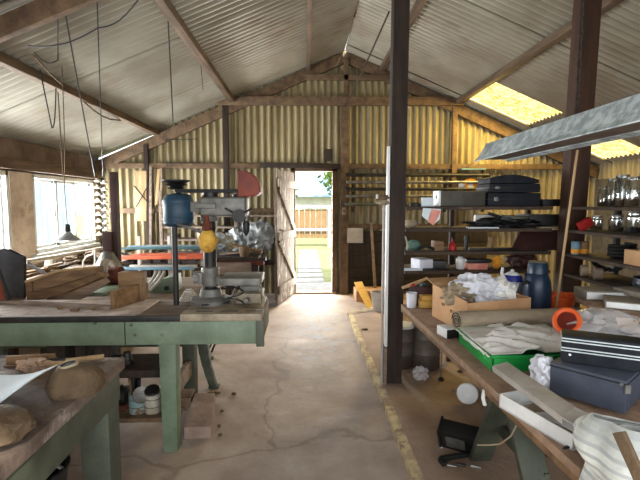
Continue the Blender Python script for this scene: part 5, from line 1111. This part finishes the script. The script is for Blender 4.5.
# ---- on the slab floor
FZ = .05
c = atz(467, 403, FZ)
t = thing('disc_lamp', 'round white downlight leaning on the floor beneath the plank bench', 'lamp', (c.x, c.y, FZ))
cz = FZ + .075
part('rim', MB().lathe([(.052, .0), (.075, .0), (.078, .008), (.07, .018), (.05, .02)], (c.x, c.y, cz), (-.35, -1, .2), 32), M['white_plastic'], t)
part('face', MB().lathe([(.054, .010), (0, .011)], (c.x, c.y, cz), (-.35, -1, .2), 32), M['pale_board'], t)
part('spring', MB().tube([(c.x - .06, c.y + .02, cz), (c.x - .11, c.y + .02, cz + .02), (c.x - .12, c.y, cz + .005)], .006, 8), M['steel'], t)
c = atz(462, 458, FZ)
t = thing('floodlight', 'black box floodlight tipped over on the floor by the trestle', 'floodlight', (c.x, c.y, FZ))
R = (.55, .0, -.5); hl = Vector((c.x + .03, c.y + .06, FZ + .09))
part('housing', MB().obox(hl, (.26, .10, .15), (.5, 0, -.55)), M['black'], t, bev=.008)
mR = Euler((.5, 0, -.55)).to_matrix()
part('glass', MB().obox(hl + mR @ Vector((-.04, -.052, .0)), (.11, .004, .09), (.5, 0, -.55)), M['steel'], t)
part('rim', MB().obox(hl + mR @ Vector((-.135, 0, .0)), (.012, .12, .165), (.5, 0, -.55)), M['dark_steel'], t, bev=.003)
part('knob', MB().blob(hl + mR @ Vector((-.13, -.06, -.08)), (.014, .014, .014), .1, 2, 1, sub=2), M['white_plastic'], t)
t = thing('floor_wrench', 'black pipe wrench lying on the floor in front of the floodlight', 'wrench', (c.x - .05, c.y - .05, FZ))
w0, w1 = atz(440, 461, FZ), atz(472, 458, FZ)
part('bar', MB().bar(w0 + Vector((0, 0, .014)), w1 + Vector((0, .02, .014)), .025, .025), M['black'], t, bev=.004)
part('jaw', MB().bar(w0 + Vector((0, 0, .014)), w0 + Vector((.01, -.06, .014)), .03, .025), M['black'], t, bev=.004)
for k, (px, py, lb) in enumerate(((452, 466, 'bright metal pin on the floor in front of the black wrench'), (461, 465, 'dark metal pin on the floor in front of the black wrench'), (476, 467, 'metal pin on the floor at the foot of the trestle'))):
    q = atz(px, py, FZ); solo('metal_pin', MB().cyl((q.x - .03, q.y, FZ + .008), (q.x + .02, q.y - .02, FZ + .008), .008, 8), M['steel' if k != 1 else 'dark_steel'], lb, 'pin', 'metal pins on the floor')
def drum(px, y, r, h, lb, lid):
    x = at(px, 0, y).x; t = thing('steel_drum', lb, 'drum', (x, y, FZ))
    part('body', MB().lathe([(r * .96, FZ), (r, FZ + .015), (r, FZ + h * .32), (r * 1.04, FZ + h * .34), (r, FZ + h * .36), (r, FZ + h * .66), (r * 1.04, FZ + h * .68), (r, FZ + h * .70), (r, FZ + h), (r * 1.03, FZ + h + .01), (r * .95, FZ + h + .01), (r * .94, FZ + h - .03), (0, FZ + h - .03)], (x, y, 0), n=28), M['drum_grey'], t)
    if lid: part('lid', MB().lathe([(r * 1.04, FZ + h + .0), (r * 1.04, FZ + h + .02), (r * .9, FZ + h + .024), (0, FZ + h + .018)], (x, y, 0), n=28), M['white_plastic'], t, label='white lid')
drum(404, 3.98, .11, .37, 'narrow grey drum with a white lid under the bench end, next to the dark post', True)
drum(428.5, 3.95, .128, .41, 'grey open drum under the bench, next to the white-lidded drum', False)
solo('film_bag', MB().blob((at(421, 367, 3.65).x, 3.65, FZ + .05), (.06, .05, .06), .4, 2.4, 66, flat=FZ + .001), M['clear_film'], 'small crumpled clear film bag on the floor in front of the open drum', 'bag')
# stand rod
q = atz(441, 380, FZ)
t = thing('stand_rod', 'thin steel rod standing on a small foot under the plank bench', 'rod', (q.x, q.y, FZ))
part('rod', MB().cyl((q.x, q.y, FZ), (q.x, q.y, BZ - .04), .007, 8), M['steel'], t); part('foot', MB().lathe([(.025, FZ), (.025, FZ + .01), (.01, FZ + .03)], (q.x, q.y, 0), n=14), M['dark_steel'], t)
for k, (px, py) in enumerate(((460, 372), (520, 440), (545, 455), (365, 330))):
    q = atz(px, py, FZ); solo('floor_stone', MB().blob((q.x, q.y, FZ + .008), (.025 + .005 * k, .02, .012), .4, 3, 70 + k, flat=FZ, sub=3), M['burlap'], ['brown crumb on the floor behind the round white lamp', 'brown crumb on the floor between the trestle legs', 'brown crumb on the floor at the end of the bench', 'dark crumb on the slab near its painted edge'][k], 'crumb', 'crumbs on the slab floor')
# ---- far wall, right of the door
t = thing('board_panelling', 'dark horizontal board panelling on the far wall, right of the door', 'panelling', (1.5, 7.4, 0))
for k in range(5): part('board', MB().box(.74, 3.1, 7.43, 7.47, .06 + k * .205, .26 + k * .205), M['wainscot'], t, bev=.004)
t = thing('pipe_rack', 'wall rack with steel brackets on the far wall holding stored pipes', 'rack', (1.8, 7.4, 1.3))
for x in (.80, 1.55, 2.35, 3.0): part('bracket', MB().box(x - .02, x + .02, 7.40, 7.46, 1.40, 2.10), M['timber_dark'], t, bev=.003)
names = ('topmost', 'second from the top', 'third from the top', 'fourth from the top', 'lowest')
for k, py in enumerate((176, 183, 190, 197, 205)):
    z = at(360, py, 7.30).z
    for x in (.80, 1.55, 2.35, 3.0): part('arm', MB().box(x - .015, x + .015, 7.22, 7.41, z - .028, z - .012), M['timber_dark'], t)
    solo('stored_pipe', MB().cyl((.66 + .02 * (k % 2), 7.31, z + .016), (3.05, 7.31, z + .016), .026, 12), M[('dark_steel', 'steel', 'dark_steel', 'steel', 'green_dark')[k]], 'long %s pipe in the wall rack right of the door, %s' % (('dark', 'grey', 'dark', 'grey', 'dark green')[k], names[k]), 'pipe', 'pipes in the wall rack')
flat('grey_sheet', 347, 363, 228, 243, .012, 'pale_board', 'square grey sheet fixed to the board panelling right of the door', 'sheet', y=7.40)
solo('leaning_stick', MB().cyl(at(371, 222, 7.36), Vector((at(376, 280, 7.1).x, 7.1, .0)), .025, 8), M['wood_grey'], 'grey stick leaning on the board panelling right of the door', 'stick')
t = thing('light_switch', 'small white switch box on the stud right of the door', 'switch', (at(344, 0, 7.4).x, 7.4, at(344, 215, 7.4).z))
q = at(344, 211, 7.4); part('plate', MB().box(q.x - .03, q.x + .03, 7.40, 7.43, q.z - .06, q.z + .06), M['cloth_tan'], t, bev=.004); part('rocker', MB().box(q.x - .01, q.x + .01, 7.395, 7.40, q.z - .02, q.z + .02), M['dark_steel'], t)
q = at(329, 155, 7.4); t = thing('junction_box', 'dark junction box above the doorway', 'box', (q.x, 7.4, q.z))
part('body', MB().box(q.x - .06, q.x + .06, 7.40, 7.45, q.z - .1, q.z + .1), M['timber_dark'], t, bev=.005); part('cover', MB().cyl((q.x, 7.39, q.z + .03), (q.x, 7.40, q.z + .03), .03, 12), M['dark_steel'], t)
yp = 6.55
solo('yellow_plank', MB().prism([at(354, 283, 6.9), at(362, 282, 6.9), Vector((at(375, 303, 6.35).x, 6.4, .0)), Vector((at(368, 306, 6.3).x, 6.3, .0))], (.01, .06, .0)), M['yellow_wood'], 'yellow plank leaning against the pale wooden box beside the doorway', 'plank')
solo('pale_box', MB().box(.80, 1.30, 6.85, 7.25, 0, .17), M['cardboard'], 'low tan wooden box on the floor behind the yellow plank', 'box', bev=.006)
q = at(381, 303, 6.1)
solo('white_bucket', MB().lathe([(0, .05), (.10, .05), (.13, .30), (.137, .30), (.137, .315), (.12, .315), (.095, .06), (0, .06)], (at(381, 0, 6.1).x, 6.1, 0), n=26), M['pale_board'], 'pale bucket on the slab beside the dark post and yellow plank', 'bucket')
t = thing('wall_clamp', 'pale clamp bolted on the dark post at head height, above a thin white pole', 'clamp', (.70, 3.58, 1.55))
c0 = at(384, 200, 3.56)
part('jaw', MB().blob((c0.x - .01, 3.56, c0.z - .02), (.055, .03, .022), .25, 2, 5), M['cloth_tan'], t); part('jaw', MB().blob((c0.x, 3.56, c0.z + .02), (.045, .03, .022), .25, 2, 6), M['burlap'], t)
part('screw', MB().cyl((c0.x - .055, 3.56, c0.z + .01), (c0.x - .055, 3.56, c0.z + .045), .01, 8), M['white_steel'], t)
solo('white_pole', MB().cyl((c0.x - .005, 3.56, .052), (c0.x + .0, 3.56, c0.z - .03), .010, 10), M['pale_board'], 'thin white pole standing below the clamp beside the dark post', 'pole')
solo('conduit_strip', MB().bar((.664, 3.575, .37), (.668, 3.575, 2.0), .020, .05, (0, 1, 0)), M['white_plastic'], 'pale strip fixed along the walkway side of the dark post', 'strip', bev=.003)
solo('post_plank', MB().bar((.658, 3.60, .052), (.660, 3.60, .36), .025, .12, (0, 1, 0)), M['wood_grey'], 'short grey plank at the foot of the dark post', 'plank', bev=.003)
q = at(470, 186, 7.35); t = thing('yellow_reel', 'round yellow reel hung high on the far wall above the steel case', 'reel', (q.x, 7.35, q.z))
part('rim', MB().lathe([(.05, 0), (.13, 0), (.13, .05), (.05, .05)], (q.x, 7.38, q.z), (0, -1, 0), 26), M['amber'], t); part('hub', MB().cyl((q.x, 7.38, q.z), (q.x, 7.32, q.z), .045, 14), M['cloth_white'], t)
q = at(459, 188, 7.3); solo('funnel', MB().lathe([(.012, 0), (.014, .05), (.08, .16), (.076, .16)], (q.x, 7.36, q.z - .08), (.5, -.1, 1), 18), M['white_plastic'], 'small white funnel on the far wall beside the yellow reel', 'funnel')
solo('wall_shelf_strip', MB().box(at(459, 0, 7.4).x, at(483, 0, 7.4).x, 7.34, 7.46, at(470, 170, 7.4).z, at(470, 168.5, 7.4).z), M['blue_steel'], 'narrow pale blue-green strip fixed to the girt above the yellow reel', 'strip')
# ---- hanging from the roof
t = thing('light_trough', 'long galvanised light trough hanging by chains over the plank bench', 'light', (1.4, 2.2, 1.86))
ya, yb = 1.0, 3.30
prof = [(1.285, 1.882), (1.345, 1.99), (1.44, 1.99), (1.50, 1.882)]
part('body', MB().prism([(x, yb, z) for x, z in prof], (0, ya - yb, 0)), M['galv'], t, bev=.003)
part('flange', MB().prism([(1.285, yb, 1.886), (1.262, yb + .01, 1.862), (1.262, yb + .01, 1.856), (1.30, yb, 1.868), (1.30, yb, 1.886)], (0, ya - yb, 0)), M['galv'], t)
part('flange', MB().prism([(1.50, yb, 1.886), (1.523, yb, 1.862), (1.523, yb, 1.856), (1.485, yb, 1.868), (1.485, yb, 1.886)], (0, ya - yb, 0)), M['galv'], t)
part('underside', MB().box(1.30, 1.485, ya, yb, 1.872, 1.880), mat('trough_reflection', (.45, .40, .36), (.36, .31, .28), .6, scale=5), t)  # brown of the reflected floor put into the underside's colour
for y in (2.27, 1.2):
    t = thing('hanging_chain', 'dark chain holding up the %s of the galvanised light trough' % ('middle' if y > 2 else 'near end'), 'chain', (1.39, y, 1.99))
    m = MB(); z = 1.99; k = 0; top = roof(1.39) - .02
    while z < top:
        pts = [Vector((1.39, y, z + .022)) + (Vector((math.cos(q / 8 * 6.283) * .011, 0, math.sin(q / 8 * 6.283) * .024)) if k % 2 == 0 else Vector((0, math.cos(q / 8 * 6.283) * .011, math.sin(q / 8 * 6.283) * .024))) for q in range(8)]
        m.tube(pts, .004, 5, closed=True); z += .040; k += 1
    part('link_run', m, M['timber_dark'], t)
solo('bamboo_cane', MB().cyl(at(577.5, 150, 3.05), Vector((*at(556, 300, 3.12).xy, BZ)), .009, 8), M['wood_pale'], 'long thin pale cane standing on the bench beside the flask, reaching up past the shelves', 'cane')
def cord(pts, r, lb, m='burlap'): return solo('hanging_cable', MB().tube(pts, r, 6), M[m], lb, 'cord')
yt_ = 3.30
def sag(a, b, n=8, d=.0): return [Vector(a).lerp(Vector(b), i / n) - Vector((0, 0, d * math.sin(math.pi * i / n))) for i in range(n + 1)]
cord(sag(at(62, -6, 3.3), at(95, 176, 5.2), 10, .02), .006, 'long dark cord slanting from the truss down toward the corner of the windows', 'black')
cord(sag(at(58, -4, 3.3), at(58, 60, 3.9), 6) + sag(at(58, 60, 3.9), at(34, 52, 3.7), 6, .05), .005, 'dark cable dropping from the truss and looping to the side purlin', 'black')
cord(sag(at(97, -4, 3.5), at(103, 176, 5.6), 8), .005, 'straight thin cord hanging from the roof in front of the spool rack corner', 'black')
cord(sag(at(167, -4, 4.1), at(173, 122, 4.6), 8), .006, 'single straight cord hanging above the blue motor', 'black')
cord(sag(at(141, -4, 3.6), at(98, 28, 3.6), 8, .06) + sag(at(98, 28, 3.6), at(28, 46, 3.5), 8, .05), .005, 'black cable swagged under the roof from the truss to the side purlin', 'black')
cord(sag(at(34, 56, 3.9), at(74, 92, 4.8), 6, .03) + sag(at(74, 92, 4.8), at(124, 120, 6.3), 6, .10), .010, 'brown cable sagging along the side purlin over the windows')
cord(sag(at(40, 70, 3.9), at(52, 128, 3.9), 6, .0) + sag(at(52, 128, 3.9), at(56, 88, 3.9), 5, .1), .005, 'thin cord hanging in a loop beneath the side purlin', 'black')
cord(sag(at(58, 92, 4.1), at(63, 175, 4.1), 6), .005, 'short cord hanging next to the lamp cord', 'burlap')
cord(sag(at(389, 12, 5.0), at(345, 106, 7.3), 8, .03), .011, 'straight grey cable slanting from the roof to the tie beam beside the ridge', 'timber_dark')
cord(sag(at(200, 55, 5.6), at(203, 90, 5.8), 4, .0), .004, 'very thin cord hanging from the purlin above the drill press', 'black')
